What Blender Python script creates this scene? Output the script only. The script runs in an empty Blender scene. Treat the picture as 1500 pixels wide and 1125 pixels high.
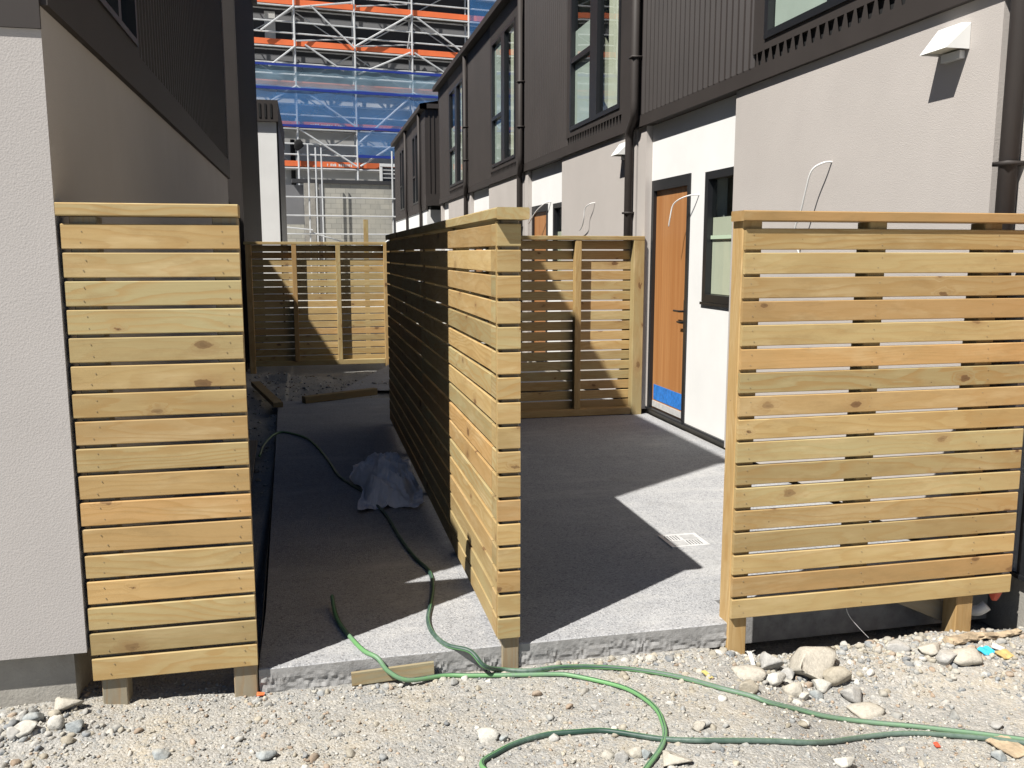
import bpy, math, random
import numpy as np
from mathutils import Vector, noise as mnoise
R = random.Random(7)
rad = math.radians
sc = bpy.context.scene
col = sc.collection

# ------------------------------------------------------------------ camera
YAW, PITCH, ROLL, ZC, FPX = .2226, .1456, .0007, 1.574, 1297.
cd = bpy.data.cameras.new('camera'); cam = bpy.data.objects.new('camera', cd); col.objects.link(cam)
cam.location = (0, 0, ZC); cam.rotation_euler = (math.pi/2-PITCH, 0, -YAW)
cd.sensor_width = 36; cd.lens = FPX/1500*36; cd.clip_start = .05; cd.clip_end = 2000
sc.camera = cam
def cray(px, py):
    cy, sy, cp, sp = math.cos(YAW), math.sin(YAW), math.cos(PITCH), math.sin(PITCH)
    f = Vector((sy*cp, cy*cp, -sp)); r = Vector((cy, -sy, 0)); u = r.cross(f)
    return f + r*((px-750)/FPX) + u*((562.5-py)/FPX)

# ------------------------------------------------------------------ terrain height
def sm(a, b, x):
    t = min(1, max(0, (x-a)/(b-a))); return t*t*(3-2*t)
def gz(x, y):
    n = mnoise.noise
    z = -.122-.088*sm(1.55, 2.0, x) + .022*n(Vector((x*1.1, y*1.1, 3.1))) + .010*n(Vector((x*4.3, y*4.3, 1.7)))
    z += .045*math.exp(-((x-2.25)/.5)**2)*sm(2.85, 3.2, y)*(1-sm(3.30, 3.40, y))
    z += .035*math.exp(-((x-2.75)/.4)**2)*sm(2.8, 3.15, y)*(1-sm(3.38, 3.5, y))
    z += .035*math.exp(-((x+1.05)/.35)**2)*sm(3.05, 3.3, y)*(1-sm(3.5, 3.65, y))
    if x > 1.72: z -= .02*sm(3.40, 3.52, y)*(1-sm(3.9, 4.2, y))*sm(1.72, 1.85, x)
    if -.33 < x < 3.4 and y > 3.40: z -= .08*sm(3.40, 3.47, y)*(1-sm(9.2, 9.9, y))
    if y > 9: 
        z += (.09+.05*n(Vector((x*1.6, y*1.6, 9))))*sm(9.8, 11.0, y)*(1-sm(12.0, 12.9, y)*1.9)*(1 if x < 1.1 else .3)
    if x < -.3 and y > 3.7 and y < 13.5: z += .05*n(Vector((x*3, y*2.2, 5)))+.03
    return z
def onground(px, py, z0=None, lift=0.):
    d = cray(px, py); z = -.11 if z0 is None else z0
    for _ in range(12):
        t = (z+lift-ZC)/d.z; x, y = d.x*t, d.y*t
        if z0 is not None: break
        z = .5*z+.5*gz(x, y)
    return Vector((x, y, z))

# ------------------------------------------------------------------ materials
def newmat(name):
    m = bpy.data.materials.new(name); m.use_nodes = True
    nt = m.node_tree; b = nt.nodes['Principled BSDF']
    return m, nt, b
class NT:
    def __init__(s, nt): s.nt = nt
    def n(s, t, **kw):
        nd = s.nt.nodes.new(t)
        for k, v in kw.items(): setattr(nd, k, v)
        return nd
    def l(s, a, b): s.nt.links.new(a, b)
    def val(s, x, sock):
        if isinstance(x, (int, float)): sock.default_value = x
        elif isinstance(x, tuple): sock.default_value = x
        else: s.l(x, sock)
    def math(s, op, a, b=0., c=None, clamp=False):
        nd = s.n('ShaderNodeMath', operation=op); nd.use_clamp = clamp
        s.val(a, nd.inputs[0]); s.val(b, nd.inputs[1])
        if c is not None: s.val(c, nd.inputs[2])
        return nd.outputs[0]
    def mix(s, f, a, b, bt='MIX'):
        nd = s.n('ShaderNodeMix', data_type='RGBA', blend_type=bt)
        s.val(f, nd.inputs[0])
        for x, i in ((a, 6), (b, 7)):
            if isinstance(x, tuple): nd.inputs[i].default_value = (x+(1,))[:4]
            else: s.l(x, nd.inputs[i])
        return nd.outputs[2]
    def noise(s, vec, scale, detail=3, rough=.55, dist=0.):
        nd = s.n('ShaderNodeTexNoise'); s.l(vec, nd.inputs['Vector'])
        nd.inputs['Scale'].default_value = scale; nd.inputs['Detail'].default_value = detail
        nd.inputs['Roughness'].default_value = rough; nd.inputs['Distortion'].default_value = dist
        return nd.outputs['Fac']
    def vor(s, vec, scale, feat='F1', rnd=1.):
        nd = s.n('ShaderNodeTexVoronoi', feature=feat); s.l(vec, nd.inputs['Vector'])
        nd.inputs['Scale'].default_value = scale; nd.inputs['Randomness'].default_value = rnd
        return nd
    def mr(s, x, a, b, c=0., d=1., smooth=False):
        nd = s.n('ShaderNodeMapRange'); nd.clamp = True
        if smooth: nd.interpolation_type = 'SMOOTHSTEP'
        s.val(x, nd.inputs[0])
        for i, v in enumerate((a, b, c, d)): nd.inputs[i+1].default_value = v
        return nd.outputs[0]
    def vmul(s, v, t):
        nd = s.n('ShaderNodeVectorMath', operation='MULTIPLY'); s.l(v, nd.inputs[0]); nd.inputs[1].default_value = t
        return nd.outputs[0]
    def vadd(s, v, w):
        nd = s.n('ShaderNodeVectorMath', operation='ADD'); s.l(v, nd.inputs[0]); s.val(w, nd.inputs[1])
        return nd.outputs[0]
    def bump(s, h, strength, dist, b):
        nd = s.n('ShaderNodeBump'); s.l(h, nd.inputs['Height'])
        nd.inputs['Strength'].default_value = strength; nd.inputs['Distance'].default_value = dist
        s.l(nd.outputs[0], b.inputs['Normal']); return nd
    def pos(s): return s.n('ShaderNodeNewGeometry').outputs['Position']
    def attr(s, name): return s.n('ShaderNodeAttribute', attribute_name=name)

def simple(name, c, rough=.5, metal=0., var=0., vscale=3., bump=0., bscale=200., spec=None, dirt=None):
    m, nt, b = newmat(name); t = NT(nt)
    b.inputs['Roughness'].default_value = rough; b.inputs['Metallic'].default_value = metal
    if spec is not None: b.inputs['Specular IOR Level'].default_value = spec
    P = t.pos()
    if var > 0:
        n1 = t.noise(P, vscale, 5, .6)
        f = t.mr(n1, .3, .7, 1-var, 1+var)
        mx = t.n('ShaderNodeVectorMath', operation='SCALE'); mx.inputs[0].default_value = c; t.l(f, mx.inputs['Scale'])
        out = mx.outputs[0]
        if dirt:
            out = t.mix(t.mr(t.noise(P, vscale*2.3, 6, .7), .55, .8, 0, dirt[1]), out, dirt[0])
        t.l(out, b.inputs['Base Color'])
    else: b.inputs['Base Color'].default_value = c+(1,)
    if bump > 0: t.bump(t.noise(P, bscale, 3, .6), bump, .004, b)
    return m

def wood_mat(name, c1, c2, c3, grey=.0):
    m, nt, b = newmat(name); t = NT(nt)
    gc = t.attr('gc').outputs['Vector']; pr = t.attr('pr')
    sep = t.n('ShaderNodeSeparateColor'); t.l(pr.outputs['Color'], sep.inputs[0])
    r1, r2, r3 = sep.outputs
    sv = t.n('ShaderNodeSeparateXYZ'); t.l(gc, sv.inputs[0]); V = sv.outputs[1]; Wt = sv.outputs[2]
    # knots
    kw = t.n('ShaderNodeTexNoise'); t.l(t.vmul(gc, (28., 45., 10.)), kw.inputs['Vector']); kw.inputs['Scale'].default_value = 1.; kw.inputs['Detail'].default_value = 3
    kw2 = t.n('ShaderNodeVectorMath', operation='SCALE'); t.l(t.vadd(kw.outputs['Color'], (-.5, -.5, -.5)), kw2.inputs[0]); kw2.inputs['Scale'].default_value = .24
    kv = t.vor(t.vadd(t.vmul(gc, (5.0, 9.0, 1.0)), kw2.outputs[0]), 1.0); kv.voronoi_dimensions = '2D'
    kd = kv.outputs['Distance']; ks = t.n('ShaderNodeSeparateColor'); t.l(kv.outputs['Color'], ks.inputs[0])
    kon = t.mr(ks.outputs[0], .82, .83)
    ksz = t.math('MULTIPLY_ADD', t.math('POWER', ks.outputs[1], 2.), 1.15, .45)
    kdn = t.math('DIVIDE', kd, ksz)
    knot = t.math('MULTIPLY', t.mr(kdn, .09, .125, 1, 0, True), kon)
    halo = t.math('MULTIPLY', t.mr(kdn, .06, .42, 1, 0, True), kon)
    # growth rings: contours of a long wandering field, bent round the knots
    w1 = t.noise(t.vmul(gc, (1.1, 5.5, 5.5)), 1.0, 2, .5)
    w2 = t.noise(t.vmul(gc, (4., 40., 40.)), 1.0, 3, .6)
    F = t.math('MULTIPLY_ADD', w1, 11., t.math('MULTIPLY', t.math('ADD', V, Wt), 26.))
    F = t.math('MULTIPLY_ADD', w2, .8, F)
    F = t.math('MULTIPLY_ADD', t.math('MULTIPLY', halo, t.mr(w2, .3, .7, .5, 1.4)), 2.0, F)
    saw = t.math('FRACT', F)
    ring = t.math('MULTIPLY', t.mr(saw, .35, .93, 0, 1, True), t.mr(saw, .93, 1., 1, 0))
    # tones
    base = t.mix(t.mr(r1, .0, 1.), c1, c2)
    base = t.mix(t.mr(r2, .62, 1., 0, .8), base, c3)
    patch = t.noise(t.vmul(gc, (1.6, 6., 6.)), 1.0, 4, .6)
    base = t.mix(t.mr(patch, .46, .68, 0, .55), base, (.37, .25, .105))
    base = t.mix(t.mr(t.noise(t.vadd(t.vmul(gc, (2.3, 9., 9.)), (31, 7, 3)), 1.0, 4, .65), .52, .72, 0, .50), base, (.64, .50, .28))
    blot = t.noise(t.vadd(t.vmul(gc, (3.5, 11., 11.)), (5, 9, 1)), 1.0, 5, .7)
    base = t.mix(t.mr(blot, .52, .72, 0, .55), base, (.33, .215, .09))
    base = t.mix(t.math('MULTIPLY', ring, t.mr(r3, 0, 1, .15, .60)), base, (.40, .23, .075))
    fib = t.noise(t.vmul(gc, (9., 260., 260.)), 1.0, 2, .6)
    base = t.mix(t.mr(fib, .45, .8, 0, .22), base, (.34, .23, .10))
    base = t.mix(t.math('MULTIPLY', halo, t.mr(patch, .35, .65, .15, .65)), base, (.33, .20, .085))
    base = t.mix(t.math('MULTIPLY', knot, t.mr(ks.outputs[2], 0, 1, .35, .9)), base, (.17, .09, .04))
    core = t.math('MULTIPLY', t.mr(kdn, .03, .05, 1, 0, True), kon)
    base = t.mix(t.math('MULTIPLY', core, t.mr(ks.outputs[1], .2, .5, .8, .2)), base, (.07, .04, .02))
    # sparse nail heads and specks
    sp = t.vor(t.vmul(gc, (22., 22., 22.)), 1.0)
    ss = t.n('ShaderNodeSeparateColor'); t.l(sp.outputs['Color'], ss.inputs[0])
    spk = t.math('MULTIPLY', t.mr(sp.outputs['Distance'], .05, .09, 1, 0), t.mr(ss.outputs[0], .93, .94))
    base = t.mix(t.math('MULTIPLY', spk, .7), base, (.10, .07, .04))
    if grey: base = t.mix(grey, base, (.30, .28, .24))
    vv = t.n('ShaderNodeVectorMath', operation='SCALE'); t.l(base, vv.inputs[0]); t.l(t.mr(t.math('FRACT', t.math('MULTIPLY', r3, 7.31)), 0, 1, .80, 1.10), vv.inputs['Scale']); base = vv.outputs[0]
    base = t.mix(t.mr(r1, 1.5, 2.), base, (.30, .235, .145))
    t.l(base, b.inputs['Base Color'])
    b.inputs['Roughness'].default_value = .68; b.inputs['Specular IOR Level'].default_value = .3
    h = t.math('ADD', t.math('MULTIPLY', ring, -.35), t.math('MULTIPLY', fib, .5))
    t.bump(h, .25, .0012, b)
    return m
W = {}
W['pine'] = wood_mat('treated_pine', (.55, .38, .165), (.41, .345, .175), (.51, .295, .12))
W['pinegrey'] = wood_mat('weathered_pine', (.42, .34, .22), (.36, .32, .22), (.42, .29, .16), .35)
W['boxing'] = wood_mat('green_grey_boxing', (.30, .29, .185), (.26, .26, .17), (.30, .27, .17), .1)
W['dirtypine'] = wood_mat('muddy_pine', (.30, .22, .10), (.26, .20, .10), (.30, .18, .09), .1)

def stucco(name, c, bstr=.5, scale=130.):
    m, nt, b = newmat(name); t = NT(nt); P = t.pos()
    n1 = t.noise(P, 1.2, 5, .6); n2 = t.noise(P, scale, 3, .7); n3 = t.vor(P, scale*.8, 'SMOOTH_F1').outputs['Distance']
    f = t.mr(n1, .3, .7, .95, 1.05)
    mx = t.n('ShaderNodeVectorMath', operation='SCALE'); mx.inputs[0].default_value = c; t.l(f, mx.inputs['Scale'])
    out = t.mix(t.mr(n2, .56, .75, 0, .25), mx.outputs[0], tuple(v*.7 for v in c))
    # faint rain streaks and dust towards scaffolded edges
    st = t.noise(t.vmul(P, (6, 6, .5)), 1.0, 4, .6)
    out = t.mix(t.mr(st, .56, .8, 0, .10), out, tuple(v*.82 for v in c))
    t.l(out, b.inputs['Base Color'])
    b.inputs['Roughness'].default_value = .93; b.inputs['Specular IOR Level'].default_value = .2
    t.bump(t.math('ADD', n2, n3), bstr, .004, b)
    return m
M = {}
M['stucco'] = stucco('grey_stucco', (.475, .447, .425), .22, 200.)
M['stucco_fine'] = stucco('fine_grey_stucco', (.515, .475, .44), .30, 200.)
M['white'] = stucco('white_render', (.86, .855, .83), .15, 220.)
M['clad'] = simple('dark_metal_cladding', (.046, .0385, .035), .48, 0., .10, 1.5, spec=.55)
M['trim'] = simple('dark_metal_trim', (.048, .041, .0375), .6, 0., .08, 2.5, spec=.3)
M['black'] = simple('black_aluminium', (.018, .019, .021), .35, 0., .1, 4.)
M['void'] = simple('dark_void', (.012, .012, .012), .9)
M['cream'] = simple('interior_plaster', (.78, .74, .60), .9, 0., .04, 2.)
M['curtain'] = simple('pale_grey_blind', (.60, .63, .58), .85, 0., .06, 3.)
M['floorin'] = simple('interior_floor', (.35, .29, .2), .8)
M['basewall'] = simple('foundation_concrete', (.36, .34, .30), .95, 0., .18, 5., .6, 90., dirt=((.22, .19, .15), .5))
M['galv'] = simple('galvanised_tube', (.66, .67, .67), .45, .15, .12, 2.)
M['orange'] = simple('orange_toe_board', (.88, .19, .06), .6, 0., .10, 1.2)
M['deck'] = simple('scaffold_plank', (.10, .085, .065), .9, 0., .2, 2.)
M['facade'] = simple('pale_facade', (.62, .61, .58), .9, 0., .10, .5)
M['facade_dark'] = simple('charcoal_facade', (.045, .045, .048), .85, 0., .2, .5)
M['facade_mid'] = simple('grey_facade', (.20, .20, .205), .9, 0., .14, .6)
M['doorwood'] = None
M['plastic_white'] = simple('white_plastic', (.82, .82, .79), .35)
M['cable'] = simple('white_cable', (.82, .81, .78), .45)
M['blue_tape'] = simple('blue_tape', (.03, .20, .62), .5, 0., .3, 30.)
M['green_tape'] = simple('pale_green_film', (.55, .68, .50), .4)
M['steel'] = simple('stainless_grate', (.66, .66, .65), .4, .15, .15, 20.)
M['red'] = simple('red_plastic', (.62, .10, .05), .5, 0., .1, 20.)
M['cyan'] = simple('blue_wrapper', (.05, .50, .72), .4, 0., .2, 30.)
M['paper'] = simple('white_scrap', (.78, .77, .73), .7, 0., .08, 30.)
M['card'] = simple('tan_scrap', (.55, .40, .16), .8, 0., .15, 40.)
M['leaf'] = simple('yellow_leaf', (.62, .52, .18), .7, 0., .15, 60.)
M['bark'] = simple('broken_branch_wood', (.42, .33, .22), .9, 0., .45, 14., .8, 60., dirt=((.20, .175, .15), .9))

def door_mat():
    m, nt, b = newmat('orange_timber_veneer'); t = NT(nt); P = t.pos()
    n = t.noise(t.vmul(P, (40, 40, 1.2)), 1., 4, .6); n2 = t.noise(t.vmul(P, (9, 9, .35)), 1., 2)
    c = t.mix(t.mr(n, .3, .7), (.42, .185, .065), (.52, .25, .095)); c = t.mix(t.mr(n2, .45, .7, 0, .5), c, (.34, .12, .03))
    t.l(c, b.inputs['Base Color']); b.inputs['Roughness'].default_value = .42
    return m
M['doorwood'] = door_mat()

def glass_mat():
    m = bpy.data.materials.new('window_glass'); m.use_nodes = True; nt = m.node_tree; t = NT(nt)
    nt.nodes.remove(nt.nodes['Principled BSDF']); out = nt.nodes['Material Output']
    tr = t.n('ShaderNodeBsdfTransparent'); tr.inputs[0].default_value = (.80, .86, .83, 1)
    gl = t.n('ShaderNodeBsdfGlossy'); gl.inputs['Roughness'].default_value = .0; gl.inputs[0].default_value = (.95, .97, 1, 1)
    ge = t.n('ShaderNodeNewGeometry'); dp = t.n('ShaderNodeVectorMath', operation='DOT_PRODUCT')
    t.l(ge.outputs['Incoming'], dp.inputs[0]); t.l(ge.outputs['Normal'], dp.inputs[1])
    q = t.math('POWER', t.math('SUBTRACT', 1., t.math('ABSOLUTE', dp.outputs['Value']), clamp=True), 5.)
    f = t.math('MULTIPLY_ADD', q, .93, .075, clamp=True)
    mx = t.n('ShaderNodeMixShader'); t.l(f, mx.inputs[0]); t.l(tr.outputs[0], mx.inputs[1]); t.l(gl.outputs[0], mx.inputs[2])
    bn = t.n('ShaderNodeBump'); bn.inputs['Strength'].default_value = .03; bn.inputs['Distance'].default_value = .02
    t.l(t.noise(t.pos(), 1.6, 2), bn.inputs['Height']); t.l(bn.outputs[0], gl.inputs['Normal'])
    t.l(mx.outputs[0], out.inputs[0]); return m
M['glass'] = glass_mat()

def net_mat(name, c, op):
    m = bpy.data.materials.new(name); m.use_nodes = True; nt = m.node_tree; t = NT(nt)
    b = nt.nodes['Principled BSDF']; out = nt.nodes['Material Output']
    b.inputs['Base Color'].default_value = c+(1,); b.inputs['Roughness'].default_value = .7
    tl = t.n('ShaderNodeBsdfTranslucent'); tl.inputs[0].default_value = c+(1,)
    m1 = t.n('ShaderNodeMixShader'); m1.inputs[0].default_value = .35; t.l(b.outputs[0], m1.inputs[1]); t.l(tl.outputs[0], m1.inputs[2])
    tr = t.n('ShaderNodeBsdfTransparent'); mx = t.n('ShaderNodeMixShader')
    f = t.mr(t.noise(t.vmul(t.pos(), (.5, .5, .9)), 1., 4), .3, .7, op-.12, op+.12)
    t.l(f, mx.inputs[0]); t.l(tr.outputs[0], mx.inputs[1]); t.l(m1.outputs[0], mx.inputs[2]); t.l(mx.outputs[0], out.inputs[0])
    return m
M['net'] = net_mat('blue_debris_net', (.10, .36, .85), .38)
M['net_pale'] = net_mat('pale_blue_net', (.46, .70, .88), .42)
M['net_hem'] = simple('dark_blue_hem', (.01, .035, .28), .7)

def slab_mat():
    m, nt, b = newmat('aggregate_concrete'); t = NT(nt); P = t.pos()
    big = t.noise(P, .9, 5, .6); med = t.noise(P, 6., 5, .65); sp = t.vor(P, 150.); sp2 = t.noise(P, 240., 2, .7); sp3 = t.vor(P, 60.)
    sc_ = t.n('ShaderNodeSeparateColor'); t.l(sp.outputs['Color'], sc_.inputs[0])
    c = t.mix(t.mr(big, .35, .7), (.355, .36, .37), (.44, .44, .44))
    c = t.mix(t.mr(med, .45, .75, 0, .35), c, (.33, .335, .345))
    c = t.mix(t.mr(sc_.outputs[0], .62, .9, 0, .55), c, (.13, .13, .135))
    c = t.mix(t.mr(sc_.outputs[1], .80, .95, 0, .5), c, (.62, .61, .59))
    c = t.mix(t.mr(sp2, .52, .72, 0, .6), c, (.17, .17, .175))
    crk = t.n('ShaderNodeSeparateColor'); t.l(sp3.outputs['Color'], crk.inputs[0])
    c = t.mix(t.math('MULTIPLY', t.mr(sp3.outputs['Distance'], .12, .2, 1, 0), t.mr(crk.outputs[0], .93, .94, 0, .8)), c, (.07, .065, .06))
    c = t.mix(t.mr(t.noise(t.vmul(P, (1.2, 3.5, 1)), 1., 6, .7), .52, .72, 0, .55), c, (.56, .55, .525))
    c = t.mix(t.mr(t.noise(t.vadd(P, (9, 4, 2)), 2.2, 6, .75), .54, .7, 0, .45), c, (.30, .295, .285))
    t.l(c, b.inputs['Base Color']); b.inputs['Roughness'].default_value = .9; b.inputs['Specular IOR Level'].default_value = .25
    t.bump(t.math('ADD', sp2, sp.outputs['Distance']), .55, .003, b); return m
M['slab'] = slab_mat()
M['slab_edge'] = simple('darker_edge_concrete', (.34, .335, .325), .95, 0., .22, 14., .5, 120., dirt=((.20, .185, .16), .8))  # darker, mottled concrete for the slab's upright faces
def ground_mat():
    m, nt, b = newmat('dusty_gravel'); t = NT(nt); P = t.pos()
    big = t.noise(P, 1.3, 5, .6); med = t.noise(P, 9., 5, .7); v1 = t.vor(P, 95.); v2 = t.vor(P, 210.)
    s1 = t.n('ShaderNodeSeparateColor'); t.l(v1.outputs['Color'], s1.inputs[0]); s2 = t.n('ShaderNodeSeparateColor'); t.l(v2.outputs['Color'], s2.inputs[0])
    c = t.mix(t.mr(big, .35, .68), (.345, .335, .31), (.45, .425, .37))
    c = t.mix(t.mr(t.noise(P, 2.6, 6, .7), .48, .66, 0, .75), c, (.46, .40, .30))
    c = t.mix(t.mr(med, .42, .7, 0, .6), c, (.31, .31, .305))
    c = t.mix(t.mr(s1.outputs[0], .55, .95, 0, .55), c, (.55, .53, .485))
    c = t.mix(t.mr(s1.outputs[1], .80, .95, 0, .55), c, (.22, .235, .24))
    c = t.mix(t.mr(s2.outputs[0], .70, .95, 0, .45), c, (.25, .235, .205))
    t.l(c, b.inputs['Base Color']); b.inputs['Roughness'].default_value = .97; b.inputs['Specular IOR Level'].default_value = .15
    h = t.math('ADD', t.math('MULTIPLY', v1.outputs['Distance'], -1.), t.math('MULTIPLY', med, .6))
    h = t.math('MULTIPLY_ADD', v2.outputs['Distance'], -.5, h)
    t.bump(h, .6, .008, b); return m
M['ground'] = ground_mat()
def stone_mat():
    m, nt, b = newmat('dusty_stone'); t = NT(nt); P = t.pos()
    a = t.attr('pr').outputs['Color']; n = t.noise(P, 70., 4, .65)
    f = t.mr(n, .3, .7, .78, 1.15)
    mx = t.n('ShaderNodeVectorMath', operation='SCALE'); t.l(a, mx.inputs[0]); t.l(f, mx.inputs['Scale'])
    nz = t.n('ShaderNodeSeparateXYZ'); t.l(t.n('ShaderNodeNewGeometry').outputs['Normal'], nz.inputs[0])
    c = t.mix(t.math('MULTIPLY', t.mr(nz.outputs[2], .2, .9, 0, .35), t.mr(t.noise(P, 25., 3), .4, .6)), mx.outputs[0], (.52, .48, .40))
    t.l(c, b.inputs['Base Color']); b.inputs['Roughness'].default_value = .95; b.inputs['Specular IOR Level'].default_value = .2
    t.bump(n, .9, .004, b); return m
M['stone'] = stone_mat()
def hose_mat():
    m, nt, b = newmat('green_hose'); t = NT(nt)
    gc = t.attr('gc').outputs['Vector']; sv = t.n('ShaderNodeSeparateXYZ'); t.l(gc, sv.inputs[0])
    ang = t.math('FRACT', t.math('ADD', sv.outputs[0], t.math('MULTIPLY', sv.outputs[1], .13)))
    st = t.math('MULTIPLY', t.mr(ang, .0, .03), t.mr(ang, .42, .45, 1, 0))
    c = t.mix(st, (.020, .058, .042), (.14, .33, .12))
    P = t.pos()
    dust = t.math('MAXIMUM', t.math('MULTIPLY', sv.outputs[2], t.mr(t.noise(P, 45., 3), .3, .6, .55, .9)), t.math('MULTIPLY', t.mr(t.noise(P, 3.5, 4), .4, .62), t.mr(t.noise(P, 60., 3), .3, .6, .25, .7)))
    c = t.mix(dust, c, (.17, .23, .19))
    t.l(c, b.inputs['Base Color']); b.inputs['Roughness'].default_value = .5; return m
M['hose'] = hose_mat()
def bag_mat():
    m, nt, b = newmat('thin_plastic_sheet'); t = NT(nt)
    c = t.mix(t.mr(t.noise(t.pos(), 14., 4), .35, .7), (.80, .80, .83), (.88, .88, .90)); t.l(c, b.inputs['Base Color'])
    b.inputs['Roughness'].default_value = .45; return m
M['bag'] = bag_mat()
def block_mat():
    m, nt, b = newmat('concrete_blocks'); t = NT(nt)
    gc = t.attr('gc').outputs['Vector']
    br = t.n('ShaderNodeTexBrick'); t.l(gc, br.inputs['Vector'])
    br.inputs['Scale'].default_value = 1.; br.inputs['Brick Width'].default_value = .40; br.inputs['Row Height'].default_value = .20
    br.inputs['Mortar Size'].default_value = .012; br.inputs['Color1'].default_value = (.48, .465, .41, 1); br.inputs['Color2'].default_value = (.40, .39, .345, 1)
    br.inputs['Mortar'].default_value = (.31, .30, .265, 1)
    n = t.noise(gc, .8, 5, .65); c = t.mix(t.mr(n, .45, .72, 0, .75), br.outputs['Color'], (.56, .53, .44))
    c = t.mix(t.mr(t.noise(t.vmul(gc, (3., .6, 1)), 1., 5, .7), .58, .75, 0, .5), c, (.20, .19, .17))
    t.l(c, b.inputs['Base Color']); b.inputs['Roughness'].default_value = .95; return m
M['blocks'] = block_mat()

# ------------------------------------------------------------------ mesh builder
class MB:
    def __init__(s): s.v = []; s.f = []; s.gc = []; s.pr = []; s.smooth = False
    def add(s, vs, fs, gcs=None, pr=(.5, .5, .5)):
        o = len(s.v); s.v += [tuple(v) for v in vs]; s.f += [tuple(i+o for i in f) for f in fs]
        s.gc += [tuple(g) for g in gcs] if gcs is not None else [(0, 0, 0)]*len(vs)
        s.pr += [pr]*len(vs)
        return s
    def box(s, x0, x1, y0, y1, z0, z1):
        v = [(x, y, z) for x in (x0, x1) for y in (y0, y1) for z in (z0, z1)]
        return s.add(v, [(0, 1, 3, 2), (4, 6, 7, 5), (0, 4, 5, 1), (2, 3, 7, 6), (0, 2, 6, 4), (1, 5, 7, 3)])
    def beam(s, c, L, Wd, T, l, w, t, ch=.003, rnd=None, warp=0.):
        """plank centred at c, length l along L, width w along Wd, thickness t along T, arrised edges"""
        L, Wd, T, c = Vector(L), Vector(Wd), Vector(T), Vector(c)
        rr = rnd or R
        off = Vector((rr.uniform(0, 60), rr.uniform(0, 60), rr.uniform(0, 60))); pr = (rr.random(), rr.random(), rr.random())
        hw, ht = w/2, t/2
        prof = [(-hw+ch, -ht), (hw-ch, -ht), (hw, -ht+ch), (hw, ht-ch), (hw-ch, ht), (-hw+ch, ht), (-hw, ht-ch), (-hw, -ht+ch)]
        ns = max(1, int(l/.35)) if warp else 1
        vs, gs = [], []
        w1, w2 = rr.uniform(-warp, warp), rr.uniform(-warp, warp)
        for i in range(ns+1):
            a = -l/2+l*i/ns; q = 2*a/l; bow = w1*(1-q*q); tw = w2*q
            for (pw, pt) in prof:
                vs.append(c+L*a+Wd*(pw+bow)+T*(pt+tw*pw*8)); gs.append(Vector((a, pw, pt))+off)
        fs = []
        for i in range(ns):
            for k in range(8):
                a, b = i*8+k, i*8+(k+1) % 8; fs.append((a, b, b+8, a+8))
        fs.append(tuple(range(7, -1, -1))); fs.append(tuple(ns*8+k for k in range(8)))
        return s.add(vs, fs, gs, pr)
    def tube(s, pts, r, n=8, closed_ends=True):
        pts = [Vector(p) for p in pts]; vs, gs, fs = [], [], []
        up = Vector((0, 0, 1)); prevN = None; d = 0
        for i, p in enumerate(pts):
            tg = (pts[min(i+1, len(pts)-1)]-pts[max(i-1, 0)]).normalized()
            if prevN is None:
                a = up if abs(tg.z) < .95 else Vector((1, 0, 0)); N = (a-tg*a.dot(tg)).normalized()
            else: N = (prevN-tg*prevN.dot(tg)).normalized()
            prevN = N; B = tg.cross(N)
            if i: d += (p-pts[i-1]).length
            for k in range(n):
                an = 2*math.pi*k/n; vs.append(p+(N*math.cos(an)+B*math.sin(an))*r); gs.append((k/n, d, 0))
        for i in range(len(pts)-1):
            for k in range(n):
                a, b = i*n+k, i*n+(k+1) % n; fs.append((a, b, b+n, a+n))
        if closed_ends: fs.append(tuple(range(n-1, -1, -1))); fs.append(tuple((len(pts)-1)*n+k for k in range(n)))
        return s.add(vs, fs, gs)
    def build(s, name, m, parent=None, smooth=False, origin=None):
        me = bpy.data.meshes.new(name)
        o0 = Vector(origin) if origin is not None else Vector((0, 0, 0))
        me.from_pydata([tuple(Vector(v)-o0) for v in s.v], [], s.f)
        a = me.attributes.new('gc', 'FLOAT_VECTOR', 'POINT'); a.data.foreach_set('vector', np.array(s.gc, dtype=np.float32).ravel())
        a = me.attributes.new('pr', 'FLOAT_COLOR', 'POINT'); a.data.foreach_set('color', np.array([(p[0], p[1], p[2], 1) for p in s.pr], dtype=np.float32).ravel())
        if isinstance(m, str): m = M.get(m) or W[m]
        me.materials.append(m)
        if smooth: me.polygons.foreach_set('use_smooth', [True]*len(me.polygons))
        me.update()
        o = bpy.data.objects.new(name, me); col.objects.link(o)
        if parent is not None:
            o.parent = parent; wl = Vector((0, 0, 0)); q = parent
            while q is not None: wl += q.location; q = q.parent
            o.location = o0-wl
        else: o.location = o0
        return o
def tag(o, label=None, cat=None, group=None, kind=None):
    if label: o['label'] = label
    if cat: o['category'] = cat
    if group: o['group'] = group
    if kind: o['kind'] = kind
    return o
def empty(name, loc, label, cat, group=None):
    o = bpy.data.objects.new(name, None); col.objects.link(o); o.location = loc; o.empty_display_size = .2
    return tag(o, label, cat, group)
def B(*a): return MB().box(*a)
X, Y, Z = Vector((1, 0, 0)), Vector((0, 1, 0)), Vector((0, 0, 1))
def spline(pts, n=8):
    pts = [Vector(p) for p in pts]; out = []
    for i in range(len(pts)-1):
        p0, p1, p2, p3 = pts[max(i-1, 0)], pts[i], pts[i+1], pts[min(i+2, len(pts)-1)]
        for k in range(n):
            t = k/n
            out.append(.5*((2*p1)+(p2-p0)*t+(2*p0-5*p1+4*p2-p3)*t*t+(3*p1-p0-3*p2+p3)*t**3))
    out.append(pts[-1]); return out

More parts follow.
